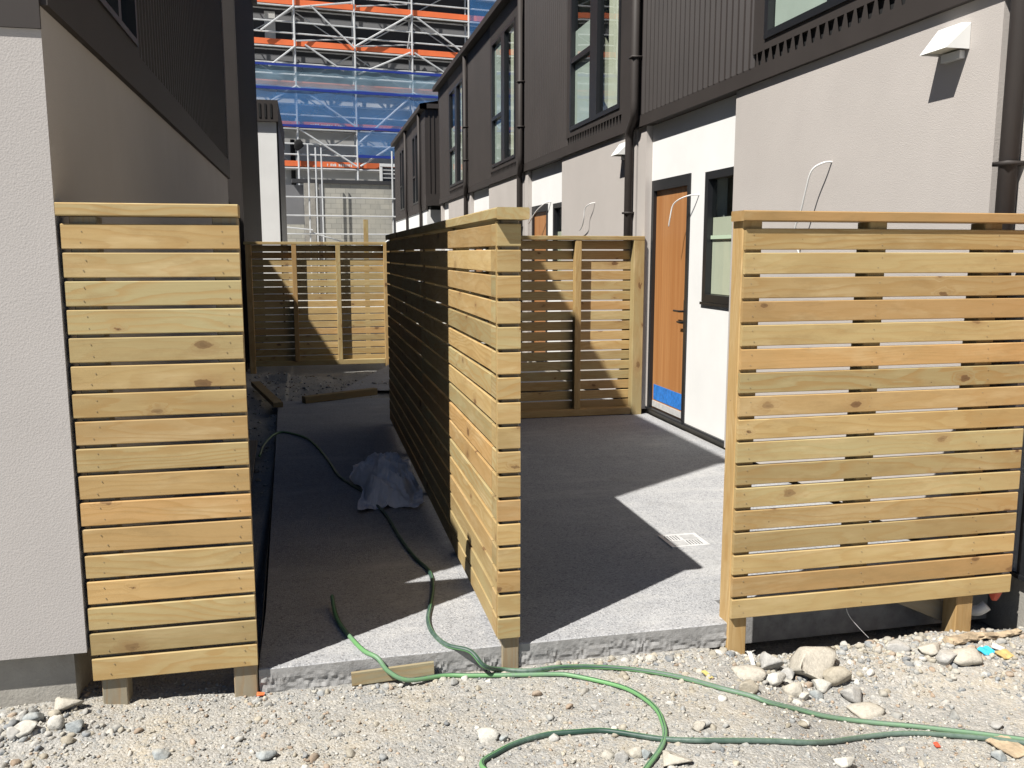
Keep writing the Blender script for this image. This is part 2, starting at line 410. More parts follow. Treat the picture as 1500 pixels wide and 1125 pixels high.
# ------------------------------------------------------------------ ground sheet
def axis(dense):
    out = []
    for a, b, st in dense: out += list(np.arange(a, b, st))
    out.append(dense[-1][1]); return np.array(sorted(set(np.round(out, 4))))
gx = axis([(-400, -60, 85), (-60, -10, 12), (-10, -2, 1.2), (-2, -1.5, .06), (-1.5, 3.6, .016), (3.6, 5, .1), (5, 12, 1), (12, 60, 12), (60, 400, 85)])
gy = axis([(-300, -60, 80), (-60, -6, 12), (-6, 1.2, .8), (1.2, 2.0, .06), (2.0, 3.75, .014), (3.75, 9, .10), (9, 12.6, .05), (12.6, 30, 1.2), (30, 80, 10), (80, 600, 104)])
nx, ny = len(gx), len(gy)
vz = np.empty((ny, nx))
for j, y in enumerate(gy):
    for i, x in enumerate(gx):
        near = -2 < x < 4.5 and 1.2 < y < 13.5
        z = gz(x, y) if near else (-.118 if abs(x) < 30 and -20 < y < 40 else -.12)
        if near and 1.9 < y < 3.8 and -1.6 < x < 3.7:
            z += .006*mnoise.noise(Vector((x*24, y*24, 0)))+.0035*mnoise.noise(Vector((x*61, y*61, 4)))
        elif near: z += .010*mnoise.noise(Vector((x*9, y*9, 2)))
        vz[j, i] = z
XX, YY = np.meshgrid(gx, gy)
verts = np.stack([XX, YY, vz], -1).reshape(-1, 3)
idx = np.arange(nx*ny).reshape(ny, nx)
faces = np.stack([idx[:-1, :-1], idx[:-1, 1:], idx[1:, 1:], idx[1:, :-1]], -1).reshape(-1, 4)
def npmesh(name, verts, faces, mat, pr=None, smooth=True, nper=4):
    me = bpy.data.meshes.new(name)
    me.vertices.add(len(verts)); me.vertices.foreach_set('co', np.ascontiguousarray(verts, dtype=np.float32).ravel())
    me.loops.add(faces.size); me.loops.foreach_set('vertex_index', np.ascontiguousarray(faces, dtype=np.int32).ravel())
    me.polygons.add(len(faces)); me.polygons.foreach_set('loop_start', np.arange(0, faces.size, nper, dtype=np.int32))
    me.polygons.foreach_set('loop_total', np.full(len(faces), nper, dtype=np.int32))
    me.update(calc_edges=True)
    if pr is not None:
        a = me.attributes.new('pr', 'FLOAT_COLOR', 'POINT'); a.data.foreach_set('color', np.concatenate([pr, np.ones((len(pr), 1))], 1).astype(np.float32).ravel())
    if smooth: me.polygons.foreach_set('use_smooth', [True]*len(me.polygons))
    me.materials.append(mat); me.validate()
    o = bpy.data.objects.new(name, me); col.objects.link(o); return o
tag(npmesh('ground', verts, faces, M['ground']), kind='structure')

# ------------------------------------------------------------------ concrete slab
SZ = -.03
def slab():
    mb = MB(); x0, x1, xr, y0, y1 = -.245, 1.80, 3.30, 3.398, 9.95; zt, xb0 = SZ, -.385
    # top outline (front edge slightly ragged), then a boney front face
    n = 420
    fs, vs = [], []
    def edge(x, k):  # k 0..8 from arris to toe
        z = zt-.004-.013*k
        rough = sm(2.0, 5.0, k+3.2*mnoise.noise(Vector((x*2.1, 0, 7))))
        p = Vector((x*23+3*mnoise.noise(Vector((x*9, z*9, 1))), z*34, 0)); d = .011*mnoise.noise(p)+.008*mnoise.noise(p*2.1+Vector((7, 3, 1)))+.010*abs(mnoise.noise(p*1.27+Vector((5, 5, 5))))
        return (x, y0+.004*mnoise.noise(Vector((x*3, 0, 0)))+.0015*mnoise.noise(Vector((x*40, k, 0)))-rough*(d-.004)*.75, z)
    K = 9
    for i in range(n+1):
        x = x0+(x1-x0)*i/n
        vs.append((x, y0+.007+.004*mnoise.noise(Vector((x*3, 0, 0))), zt))
        for k in range(K): vs.append(edge(x, k))
    for i in range(n):
        for k in range(K): a = i*(K+1)+k; fs.append((a, a+K+1, a+K+2, a+1))
    o = len(vs); rows = 24; cx = 20
    xs = [x0+(x1-x0)*i/n for i in range(n+1)]
    # top sheet
    b = len(vs); vs += [(x, y0+.6, zt) for x in xs]
    for i in range(n): fs.append((i*(K+1), b+i, b+i+1, (i+1)*(K+1)))
    q = len(vs)
    vs += [(x0, y0+.6, zt), (x1, y0+.6, zt), (xb0, y1, zt), (x1, y1, zt), (xr, y0+.25, zt), (xr, y1, zt), (x1, y0+.25, zt)]
    fs += [(q, q+1, q+3, q+2), (q+6, q+4, q+5, q+3)]
    q = len(vs); vs += [(x1, y0+.01, zt), (x1, y0+.6, zt), (x1, y0+.01, -.26), (x1, y0+.25, -.26), (xr, y0+.25, -.26), (x1, y0+.25, zt), (xr, y0+.25, zt)]
    fs += [(q, q+2, q+3, q+5), (q+5, q+3, q+4, q+6)]
    q = len(vs); vs += [(x0, y0+.01, zt), (xb0, y1, zt), (x0, y0+.01, -.26), (xb0, y1, -.26), (xr, y1, -.26), (xr, y1, zt)]
    fs += [(q, q+1, q+3, q+2), (q+1, q+5, q+4, q+3)]
    mb.add(vs, fs); return mb.build('path', 'slab')
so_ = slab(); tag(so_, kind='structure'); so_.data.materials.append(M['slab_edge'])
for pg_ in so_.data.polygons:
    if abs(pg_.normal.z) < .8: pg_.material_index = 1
tag(MB().add([(.30, 10.5, -.02), (3.1, 10.1, -.02), (3.1, 13.4, -.012), (1.15, 13.1, -.012), (.30, 10.5, -.3), (1.15, 13.1, -.3)], [(0, 1, 2, 3), (0, 3, 5, 4)]).build('pavement', 'slab'), kind='structure')

# ------------------------------------------------------------------ gravel and stones
import bmesh
def stone_variants(n, sub, seed):
    out = []
    for k in range(n):
        bm = bmesh.new(); bmesh.ops.create_icosphere(bm, subdivisions=sub, radius=1)
        off = Vector((k*13.7+seed, 2.2*k, 5)); ax = Vector((R.uniform(.75, 1.25), R.uniform(.65, 1.1), R.uniform(.45, .8)))
        planes = [(Vector((R.gauss(0, 1), R.gauss(0, 1), R.gauss(0, 1))).normalized(), R.uniform(.42, .85)) for _ in range(11)]
        for v in bm.verts:
            p = v.co.copy(); p *= 1+.22*mnoise.noise(p*1.1+off)+.10*mnoise.noise(p*2.7+off)
            for nn, d in planes:
                e = p.dot(nn)-d
                if e > 0: p -= nn*e*.95
            if sub > 2: p *= 1+.045*mnoise.noise(p*5+off)+.025*mnoise.noise(p*11+off)
            v.co = Vector((p.x*ax.x, p.y*ax.y, p.z*ax.z))
        bm.verts.ensure_lookup_table()
        out.append((np.array([v.co[:] for v in bm.verts]), np.array([[v.index for v in f.verts] for f in bm.faces]))); bm.free()
    return out
PAL = [(.50, .475, .41), (.45, .44, .41), (.37, .38, .375), (.54, .51, .45), (.43, .385, .30), (.27, .285, .295), (.60, .58, .53), (.46, .42, .34), (.36, .36, .34), (.40, .31, .23)]
def pick(rr):
    c = PAL[rr.randrange(len(PAL))]; k = rr.uniform(.70, 1.08); return tuple(v*k for v in c)
def scatter(name, N, rmin, rmax, region, var, seed, power=2.2):
    rr = random.Random(seed); VV, FF, PP = [], [], []; o = 0
    tries = 0
    while len(VV) < N and tries < N*8:
        tries += 1
        x, y = region(rr)
        if x is None: continue
        u = rr.random(); r = rmin*(rmax/rmin)**(u**power)
        v, f = var[rr.randrange(len(var))]
        a, b2 = rr.uniform(0, 6.283), rr.uniform(-.5, .5)
        ca, sa, cb, sb = math.cos(a), math.sin(a), math.cos(b2), math.sin(b2)
        Rm = np.array([[ca, -sa, 0], [sa, ca, 0], [0, 0, 1]])@np.array([[1, 0, 0], [0, cb, -sb], [0, sb, cb]])
        VV.append((v*r)@Rm.T+np.array([x, y, gz(x, y)+r*rr.uniform(-.15, .35)])); FF.append(f+o); o += len(v)
        PP.append(np.tile(np.array(pick(rr)), (len(v), 1)))
    return npmesh(name, np.concatenate(VV), np.concatenate(FF), M['stone'], np.concatenate(PP), smooth=False, nper=3)
def clump(x, y, s): return mnoise.noise(Vector((x*s, y*s, 11)))
def reg_front(rr):
    x, y = rr.uniform(-1.5, 3.5), rr.uniform(2.0, 3.55)
    if y > 3.385 and -.25 < x < 1.74: return None, None
    if clump(x, y, 1.7)*.9+rr.uniform(-.5, .5) < -.25: return None, None
    return x, y
def reg_rubble(rr):
    q = rr.random()
    if q < .34: x, y = rr.gauss(2.3, .45), rr.gauss(3.27, .15)
    elif q < .50: x, y = rr.gauss(2.95, .25), rr.gauss(3.15, .14)
    elif q < .60: x, y = rr.gauss(-1.05, .18), rr.gauss(3.22, .13)
    elif q < .67: x, y = rr.uniform(-.3, 1.9), rr.gauss(3.34, .03)
    else: x, y = rr.uniform(-1.4, 3.2), rr.uniform(2.1, 3.2)
    if y > 3.385 and -.25 < x < 1.74 or y > 3.62: return None, None
    return x, y
def reg_back(rr):
    if rr.random() < .45: x, y = rr.uniform(-.80, -.36), rr.uniform(3.7, 11)
    else: x, y = rr.uniform(-.8, 1.0), rr.gauss(11.2, .55)
    return x, y
sv0 = stone_variants(14, 1, 0); sv1 = sv0; sv2 = stone_variants(8, 2, 50); sv3 = stone_variants(10, 3, 90)
N1 = 42000
tag(scatter('gravel', N1, .0018, .0125, reg_front, sv1, 1, 2.6), 'loose grey and tan gravel chips over the dusty ground', 'gravel', kind='stuff')
tag(scatter('small_stones', 3000, .006, .027, reg_rubble, sv2, 2, 1.7), 'small broken stones heaped along the fences and slab edge', 'stones', kind='stuff')
tag(scatter('rubble', 900, .006, .03, reg_back, sv2, 3, 1.6), 'shaded rubble strewn along the left wall and far end of the path', 'rubble', kind='stuff')

def rock(px, py, wpx, hpx, colr, label, variant, group=None, rot=0., lift=0.):
    p = onground(px, py+hpx*.35); dist = (p-Vector((0, 0, ZC))).length; r = wpx*dist/FPX/2*.92
    v, f = sv3[variant % len(sv3)]; v = v.copy()
    ext = v.max(0)-v.min(0); v = v/ext*2; asp = hpx/wpx
    ca, sa = math.cos(rot), math.sin(rot)
    v[:, 2] *= min(1.0, asp*1.0); v[:, 1] *= .8
    v = v@np.array([[ca, -sa, 0], [sa, ca, 0], [0, 0, 1]]).T
    lo = v[:, 2].min(); v = v*r; v[:, 2] -= lo*r*.5
    o = npmesh('rock', v, f, M['stone'], np.tile(np.array(colr), (len(v), 1)), smooth=False, nper=3)
    o.location = (p.x, p.y, gz(p.x, p.y)+lift); tag(o, label, 'rock', group)
    return o
T1, T2, T3, T4, T5 = (.49, .455, .385), (.43, .42, .395), (.34, .365, .365), (.56, .54, .485), (.40, .36, .285)
G = 'rocks lying on the gravel'
for a in [
 (1190, 972, 78, 46, T1, 'largest cream boulder, in the rubble beneath the right fence', 0, .2),
 (1230, 987, 40, 34, T5, 'rounded tan rock just right of the largest cream boulder', 1),
 (1247, 1014, 42, 28, T2, 'smooth grey egg-shaped stone below the rounded tan rock', 2, .6),
 (1125, 967, 36, 34, T2, 'upright pale rock right of the fence leg with the white chip', 3),
 (1098, 985, 44, 18, T1, 'flat buff rock at the foot of the right fence leg', 4),
 (1097, 1003, 28, 24, T5, 'brown-sided stone under the flat buff rock by the fence leg', 5),
 (1133, 993, 34, 26, T4, 'cream stone left of the orange chip in the rubble heap', 6),
 (1163, 1008, 28, 24, T1, 'pinkish round stone below the orange chip', 7),
 (1177, 1018, 17, 15, T4, 'small pale pebble touching the pinkish round stone', 8),
 (1196, 1016, 20, 14, T3, 'small blue-grey pebble beside the pale pebble', 9),
 (1203, 1001, 34, 22, T4, 'cream hollowed stone under the largest boulder', 2),
 (1155, 985, 26, 22, T2, 'mauve-grey stone wedged left of the largest boulder', 3, .9),
 (1270, 1040, 44, 14, T1, 'low flat buff rock above the two hoses at the right', 4, .2),
 (1315, 945, 34, 18, T2, 'grey rock in front of the shaded gap under the right fence', 5),
 (1360, 950, 40, 20, T1, 'long buff rock left of the braced fence leg', 6, .3),
 (1410, 957, 52, 20, T1, 'broad buff rock in front of the braced fence leg', 7, .1),
 (1386, 962, 30, 22, T2, 'grey-buff rock left of the broad buff rock', 8),
 (35, 1068, 32, 22, T4, 'white chalky rock at the lower left of the rubble', 0),
 (52, 1050, 26, 18, T3, 'blue-grey angular rock behind the white chalky rock', 1),
 (95, 1030, 40, 24, T1, 'big buff rock beside the left fence leg', 3, .5),
 (22, 1072, 24, 20, T2, 'grey rock left of the white chalky rock', 2),
 (112, 1062, 22, 20, T3, 'dark grey rock below the big buff rock', 5),
 (85, 1055, 22, 26, T4, 'pale upright rock between the buff and dark grey rocks', 7),
 (235, 1103, 26, 14, T3, 'slate-grey rock alone on open gravel at lower left', 9),
 (388, 1105, 30, 18, T3, 'pale blue-grey flat rock at the bottom edge', 6),
 (715, 1075, 30, 22, T4, 'cream rock just above the near hose loop', 4),
 (738, 1080, 14, 12, T3, 'small grey stone beside the cream rock near the hose loop', 8),
 (873, 1035, 16, 9, T2, 'small pale stone inside the hose bend', 9),
 (1022, 1064, 22, 16, T1, 'cream rock right of the hose bend', 0),
 (1034, 1058, 22, 16, T2, 'angular grey rock touching the cream rock right of the hose bend', 1),
 (911, 1104, 20, 24, T2, 'grey stone in the cluster under the near hose', 5),
 (932, 1100, 22, 18, T1, 'buff stone in the cluster under the near hose', 7),
 (946, 1102, 18, 20, T3, 'blue-grey stone in the cluster under the near hose', 2),
 (985, 1110, 46, 22, T1, 'chunky buff rock right of where the hose leaves the frame', 3),
 (1235, 1115, 32, 20, T4, 'pale rock at the bottom edge beneath the hoses', 6),
 (1460, 1062, 18, 10, T2, 'small grey stone behind the paired hoses', 8),
 (1463, 1106, 20, 16, T3, 'round blue-grey stone below the paired hoses', 9),
 (490, 985, 14, 9, T2, 'small grey stone beside the white offcut', 1),
 (522, 996, 16, 12, T3, 'grey stone against the green timber', 3),
 (535, 996, 10, 10, T2, 'little stone right of the grey stone at the green timber', 4),
 ]:
    rock(a[0], a[1], a[2], a[3], a[4], a[5], a[6], None, a[7] if len(a) > 7 else 0)

# ------------------------------------------------------------------ fences
YF = 3.366; PIT, SH, ST = .0995, .0865, .020; NS = 17; CT = 1.75
def slats_x(mb, x0, x1, yc, zb, n=NS, rr=R, j=.002, pit=PIT, sh=SH, warp=.0018):
    for i in range(n):
        a, b = x0+rr.uniform(-j, j), x1+rr.uniform(-j, j)
        mb.beam(((a+b)/2, yc+rr.uniform(-.001, .001), zb+i*pit+sh/2), X, Z, -Y, b-a, sh+rr.uniform(-.0015, .001), ST, .003, rr, warp)
def slats_y(mb, y0, y1, xc, zb, n=NS, rr=R, j=.002, warp=.002):
    for i in range(n):
        a, b = y0+rr.uniform(-j, j), y1+rr.uniform(-j, j)
        mb.beam((xc+rr.uniform(-.001, .001), (a+b)/2, zb+i*PIT+SH/2), Y, Z, X, b-a, SH, ST, .003, rr, warp)
def post(name, x0, x1, y0, y1, z0, z1, par, mat='pine'):
    return MB().beam(((x0+x1)/2, (y0+y1)/2, (z0+z1)/2), Z, X, Y, z1-z0, x1-x0, y1-y0, .004).build(name, mat, par)
def nails(mb, pts, nrm, r=.0020):
    nrm = Vector(nrm); a = nrm.orthogonal().normalized(); b_ = nrm.cross(a)
    for p in pts:
        p = Vector(p)
        ring = [p+(a*math.cos(k*math.pi/3)+b_*math.sin(k*math.pi/3))*r for k in range(6)]
        n = len(ring); vs = [q+nrm*.0016 for q in ring]+[q-nrm*.002 for q in ring]
        mb.add(vs, [tuple(range(6))]+[(k, k+6, (k+1) % 6+6, (k+1) % 6) for k in range(6)], None, (9, 9, 9))
def xnails(mb, xs, zb, seed, n=NS):
    rr = random.Random(seed)
    nails(mb, [(x+rr.uniform(-.012, .012), YF-.0008, zb+i*PIT+SH*f+rr.uniform(-.005, .005)) for i in range(n) for x in xs for f in (.25, .75)], (0, -1, 0))
# --- left front panel
f1 = empty('slat_fence', (-.54, YF, -.12), 'narrow horizontal slat pine fence panel against the left grey house corner', 'fence')
mb = MB(); slats_x(mb, -.835, -.246, YF+ST/2, 0, rr=random.Random(11)); xnails(mb, (-.765, -.295), 0, 1); mb.build('slat_panel', 'pine', f1)
MB().beam((-.545, YF+.035, CT-.0225), X, Y, Z, .60, .10, .045, .004, random.Random(5)).build('cap_rail', 'pine', f1)
post('post', -.812, -.722, YF+ST+.001, YF+.11, -.35, 1.703, f1, 'pinegrey'); post('post', -.338, -.250, YF+ST+.001, YF+.11, -.35, 1.703, f1, 'pinegrey')
# --- middle fence running down the path
f2 = empty('slat_fence', (.74, 5.8, 0), 'long slatted pine fence dividing the path, its end facing the camera', 'fence')
mb = MB(); rr = random.Random(23); slats_y(mb, YF+.115, 5.8, .712, .012, rr=rr); slats_y(mb, 5.803, 8.41, .712, .012, rr=rr)
nails(mb, [(.7012, y+rr.uniform(-.012, .012), .012+i*PIT+SH*f) for i in range(NS) for y in (4.55, 5.77, 5.83, 7.0) for f in (.25, .75)], (-1, 0, 0)); mb.build('slat_panel', 'pine', f2)
mb = MB(); slats_y(mb, YF+.022, YF+.108, .711, .012, rr=random.Random(4), j=.0005, warp=0); mb.build('corner_return', 'pine', f2)
mb = MB(); slats_x(mb, .704, .796, YF+.008, .012, rr=random.Random(31), j=.0007, warp=0); mb.build('end_cladding', 'pine', f2)
MB().beam((.7065, YF+.019, .86), Z, X, Y, 1.68, .009, .009, .001).build('corner_bead', 'pine', f2)
post('post', .724, .796, YF+.02, YF+.11, -.35, 1.703, f2, 'pinegrey')
for y in (4.55, 5.8, 7.0, 8.28): post('post', .724, .796, y-.045, y+.045, -.2, 1.703, f2)
MB().beam((.757, YF+2.485, CT-.0225), Y, X, Z, 5.05, .13, .045, .005, random.Random(9)).build('cap_rail', 'pine', f2)
# --- right front panel
f3 = empty('slat_fence', (2.45, YF, -.1), 'wide slatted pine fence panel at the right with daylight between its slats', 'fence')
mb = MB(); slats_x(mb, 1.742, 3.165, YF+ST/2, .0, rr=random.Random(47)); xnails(mb, (1.785, 2.367, 2.94), 0, 2); mb.build('slat_panel', 'pine', f3)
MB().beam((2.455, YF+.035, CT-.021), X, Y, Z, 1.47, .115, .042, .004, random.Random(15)).build('cap_rail', 'pine', f3)
post('post', 1.738, 1.826, YF+ST+.001, YF+.112, -.4, 1.708, f3, 'pine'); post('post', 2.325, 2.41, YF+ST+.001, YF+.112, .02, 1.708, f3); post('post', 2.895, 2.985, YF+ST+.001, YF+.112, -.4, 1.708, f3)
MB().beam((2.70, YF+.16, -.03), Vector((.55, 0, -.25)).normalized(), Vector((.25, 0, .55)).normalized(), Y, .62, .09, .045, .003).build('brace', 'pinegrey', f3)
# --- far right panel seen from behind
f4 = empty('slat_fence', (2., 8.42, 0), 'back of the slatted fence closing the right patio, studs facing the camera', 'fence')
mb = MB(); slats_x(mb, .81, 3.225, 8.435, .03, n=17, rr=random.Random(53)); mb.build('slat_panel', 'pine', f4)
MB().beam((2.02, 8.39, CT-.02), X, Y, Z, 2.42, .11, .04, .004).build('cap_rail', 'pine', f4)
MB().beam((1.965, 8.375, .01), X, Z, Y, 2.30, .07, .09, .004).build('bottom_rail', 'pine', f4)
post('stud', 2.52, 2.585, 8.34, 8.423, .047, 1.708, f4); post('stud', 1.66, 1.725, 8.34, 8.423, .047, 1.708, f4)
post('post', 3.118, 3.226, 8.32, 8.423, -.2, 1.708, f4)
# --- far left panel
f5 = empty('slat_fence', (.15, 13.2, 0), 'farthest slatted fence panel across the end of the shaded path', 'fence')
mb = MB(); slats_x(mb, -.88, 1.14, 13.215, .02, n=17, rr=random.Random(61)); mb.build('slat_panel', 'pine', f5)
MB().beam((.13, 13.17, CT-.022), X, Y, Z, 2.06, .12, .04, .004).build('cap_rail', 'pine', f5)
MB().beam((.115, 13.155, .01), X, Z, Y, 1.86, .07, .09, .004).build('bottom_rail', 'pine', f5)
for x in (-.215, .40): post('stud', x-.033, x+.033, 13.11, 13.203, .046, 1.708, f5)
post('post', 1.05, 1.14, 13.09, 13.203, -.4, 1.708, f5); post('post', -.88, -.80, 13.09, 13.203, -.4, 1.708, f5)
# stake standing behind the far panel
tag(MB().beam((.86, 14.0, .95), Z, X, Y, 2.3, .07, .05, .003).build('timber_stake', 'pine'), 'single timber stake rising above the farthest fence', 'stake')

# ------------------------------------------------------------------ corrugated sheet
def corr(name, par, xf, y0, y1, z0, z1, sgn, mat='clad', pitch=.10, dep=.026, ztop=None):
    """ribbed sheet in a plane x=xf facing sgn*X, ribs vertical"""
    mb = MB(); ys = []; y = y0
    prof = [(0, 0), (.018, 1), (.036, 1), (.054, 0)]
    while y < y1-1e-6:
        for a, h in prof:
            if y+a*pitch/.1 <= y1: ys.append((y+a*pitch/.1, h))
        y += pitch
    ys.append((y1, 0))
    vs, fs = [], []
    for (yy, h) in ys:
        zt = z1 if ztop is None else ztop(yy)
        vs += [(xf+sgn*dep*h, yy, z0), (xf+sgn*dep*h, yy, zt)]
    for i in range(len(ys)-1): a = 2*i; fs.append((a, a+1, a+3, a+2))
    mb.add(vs, fs); return mb.build(name, mat, par)

def glazed(par, xf, sgn, y0, y1, z0, z1, depth=.9, mull=None, trans=None, fr=.05, film=False, blind=None, blind2=None):
    """window in plane x=xf facing sgn*X with frame, panes and a small plastered room behind"""
    xi = xf-sgn*.07; bx = lambda mb, a, b, *r: mb.box(min(a, b), max(a, b), *r)
    w = MB(); bx(w, xf+sgn*.012, xi, y0, y0+fr, z0, z1); bx(w, xf+sgn*.012, xi, y1-fr, y1, z0, z1)
    bx(w, xf+sgn*.0115, xi, y0+fr, y1-fr, z0, z0+fr); bx(w, xf+sgn*.0115, xi, y0+fr, y1-fr, z1-fr, z1)
    if mull: bx(w, xf+sgn*.0105, xi, mull[0], mull[1], z0+fr, z1-fr)
    if trans: bx(w, xf+sgn*.0095, xi, mull[1] if mull and trans[1] > 0 else y0+fr, y1-fr, trans[0]-.03, trans[0]+.03)
    win = w.build('window', 'black', par)
    g = MB(); xg = xf-sgn*.03; g.add([(xg, y0+fr, z0+fr), (xg, y1-fr, z0+fr), (xg, y1-fr, z1-fr), (xg, y0+fr, z1-fr)], [(0, 1, 2, 3) if sgn > 0 else (3, 2, 1, 0)])
    g.build('pane', 'glass', win)
    xb = xf-sgn*depth; r_ = MB(); ya, yb, za, zb = y0-.25, y1+.25, z0-.3, z1+.1
    xw = xi-sgn*.004
    r_.add([(xb, ya, za), (xb, yb, za), (xb, yb, zb), (xb, ya, zb)], [(0, 1, 2, 3)])
    for yy in (ya, yb): r_.add([(xw, yy, za), (xb, yy, za), (xb, yy, zb), (xw, yy, zb)], [(0, 1, 2, 3)])
    for zz in (za, zb): r_.add([(xw, ya, zz), (xb, ya, zz), (xb, yb, zz), (xw, yb, zz)], [(0, 1, 2, 3)])
    for (a, b, c, d) in ((ya, y0, za, zb), (y1, yb, za, zb), (y0, y1, za, z0), (y0, y1, z1, zb)):
        r_.add([(xw, a, c), (xw, b, c), (xw, b, d), (xw, a, d)], [(0, 1, 2, 3)])
    r_.build('room_lining', 'cream', win)
    if blind:
        q = MB(); a, b, c, d = blind; x_ = xg-sgn*.012
        bx(q, x_, x_-sgn*.006, a, b, c, d); q.build('blind', 'cream', win)
    if blind2:
        q = MB(); a, b, c, d = blind2; x_ = xg-sgn*.012
        bx(q, x_, x_-sgn*.006, a, b, c, d); q.build('curtain', 'curtain', win)
    if film:
        q = MB(); bx(q, xg+sgn*.002, xg+sgn*.004, y0+fr, y1-fr, z0+.53, z0+.56); q.build('protective_film', 'green_tape', win)
    return win

# ------------------------------------------------------------------ right terrace
tr = empty('terrace_house', (3.3, 8, 0), 'near right terrace with dark ribbed upper storey over grey and white ground floor', 'house')
XU, XB, XW, XBK = 3.20, 3.235, 3.30, 7.5
ZS, ZB1, ZT1, ZE = 2.81, 2.92, 3.012, 5.52
UN = [(-1.1, 3.74), (3.74, 8.60), (8.60, 13.45), (13.45, 18.3), (18.3, 22.35)]
YEND = 22.35
def pipe(y, par):
    y -= .14
    mb = MB(); r = .042
    xa, xb = XU-.062, XB-.05
    mb.tube([(xa, y, ZE-.05), (xa, y, 3.05), (xa, y, 2.98), (xa+.01, y+.02, 2.90), (xb-.01, y+.22, 2.80), (xb, y+.25, 2.72), (xb, y+.25, .05)], r, 12)
    for z in (4.1, 3.45): mb.box(xa-.048, XU, y-.048, y+.048, z, z+.02)
    for z in (1.98, .9): mb.box(xb-.048, XB, y+.25-.048, y+.25+.048, z, z+.02)
    mb.build('downpipe', 'trim', par, True)
def toothed(par, y0, y1, xf, z0, z1, sgn=-1):
    b_ = MB(); b_.box(xf+.034, xf+.045, y0, y1, z0, z1); b_.build('vent_backing', 'void', par)
    t_ = MB(); y = y0; p_ = .10
    while y+p_ <= y1+.001:
        t_.add([(xf+.002, y, z1), (xf+.002, y+.012, z1), (xf+.002, y+.038, z0), (xf+.002, y-.0, z0)], [(0, 1, 2, 3)])
        t_.add([(xf+.002, y+p_-.012, z1), (xf+.002, y+p_, z1), (xf+.002, y+p_, z0), (xf+.002, y+p_-.038, z0)], [(0, 1, 2, 3)])
        y += p_
    t_.build('vent_strip', 'trim', par)
# continuous core, band, soffit, gutter, roof
B(XW+.55, XBK, -1.1, YEND-.02, -.3, 5.5).build('inner_wall', 'void', tr)
b_ = MB(); b_.box(XU, XU+.03, -1.1, YEND, ZS, ZB1); b_.box(XU+.03, XW+.06, -1.1, YEND, ZS, ZS+.02); b_.build('band_flashing', 'trim', tr)
g_ = MB(); g_.box(XU-.13, XU+.05, -1.1, YEND+.08, ZE, ZE+.10); g_.build('gutter', 'trim', tr)
rf = MB(); rf.add([(XU-.10, -1.1, ZE+.105), (XU-.10, YEND+.1, ZE+.105), (XBK, YEND+.1, 6.6), (XBK, -1.1, 6.6), (XU-.1, YEND+.1, ZE+.07), (XBK, YEND+.1, ZE+.07)], [(0, 1, 2, 3), (1, 4, 5, 2)]); rf.build('roof', 'clad', tr)
ew = MB(); ew.box(XU+.001, XBK, YEND-.015, YEND, ZS+.001, ZE); ew.build('end_cladding', 'clad', tr)
B(XB+.001, XBK, YEND-.12, YEND-.02, 0, ZS).build('end_wall', 'stucco_fine', tr)
B(XW+.02, XBK, -1.1, YEND-.03, -.3, .03).build('plinth', 'basewall', tr)
def hole_wall(mb, x, xb_, y0, y1, z0, z1, holes):
    """wall slab with rectangular openings (holes sorted along y, non overlapping)"""
    y = y0
    for (a, b, c, d) in holes:
        if a > y: mb.box(x, xb_, y, a, z0, z1)
        if c > z0: mb.box(x, xb_, a, b, z0, c)
        if d < z1: mb.box(x, xb_, a, b, d, z1)
        y = b
    if y < y1: mb.box(x, xb_, y, y1, z0, z1)
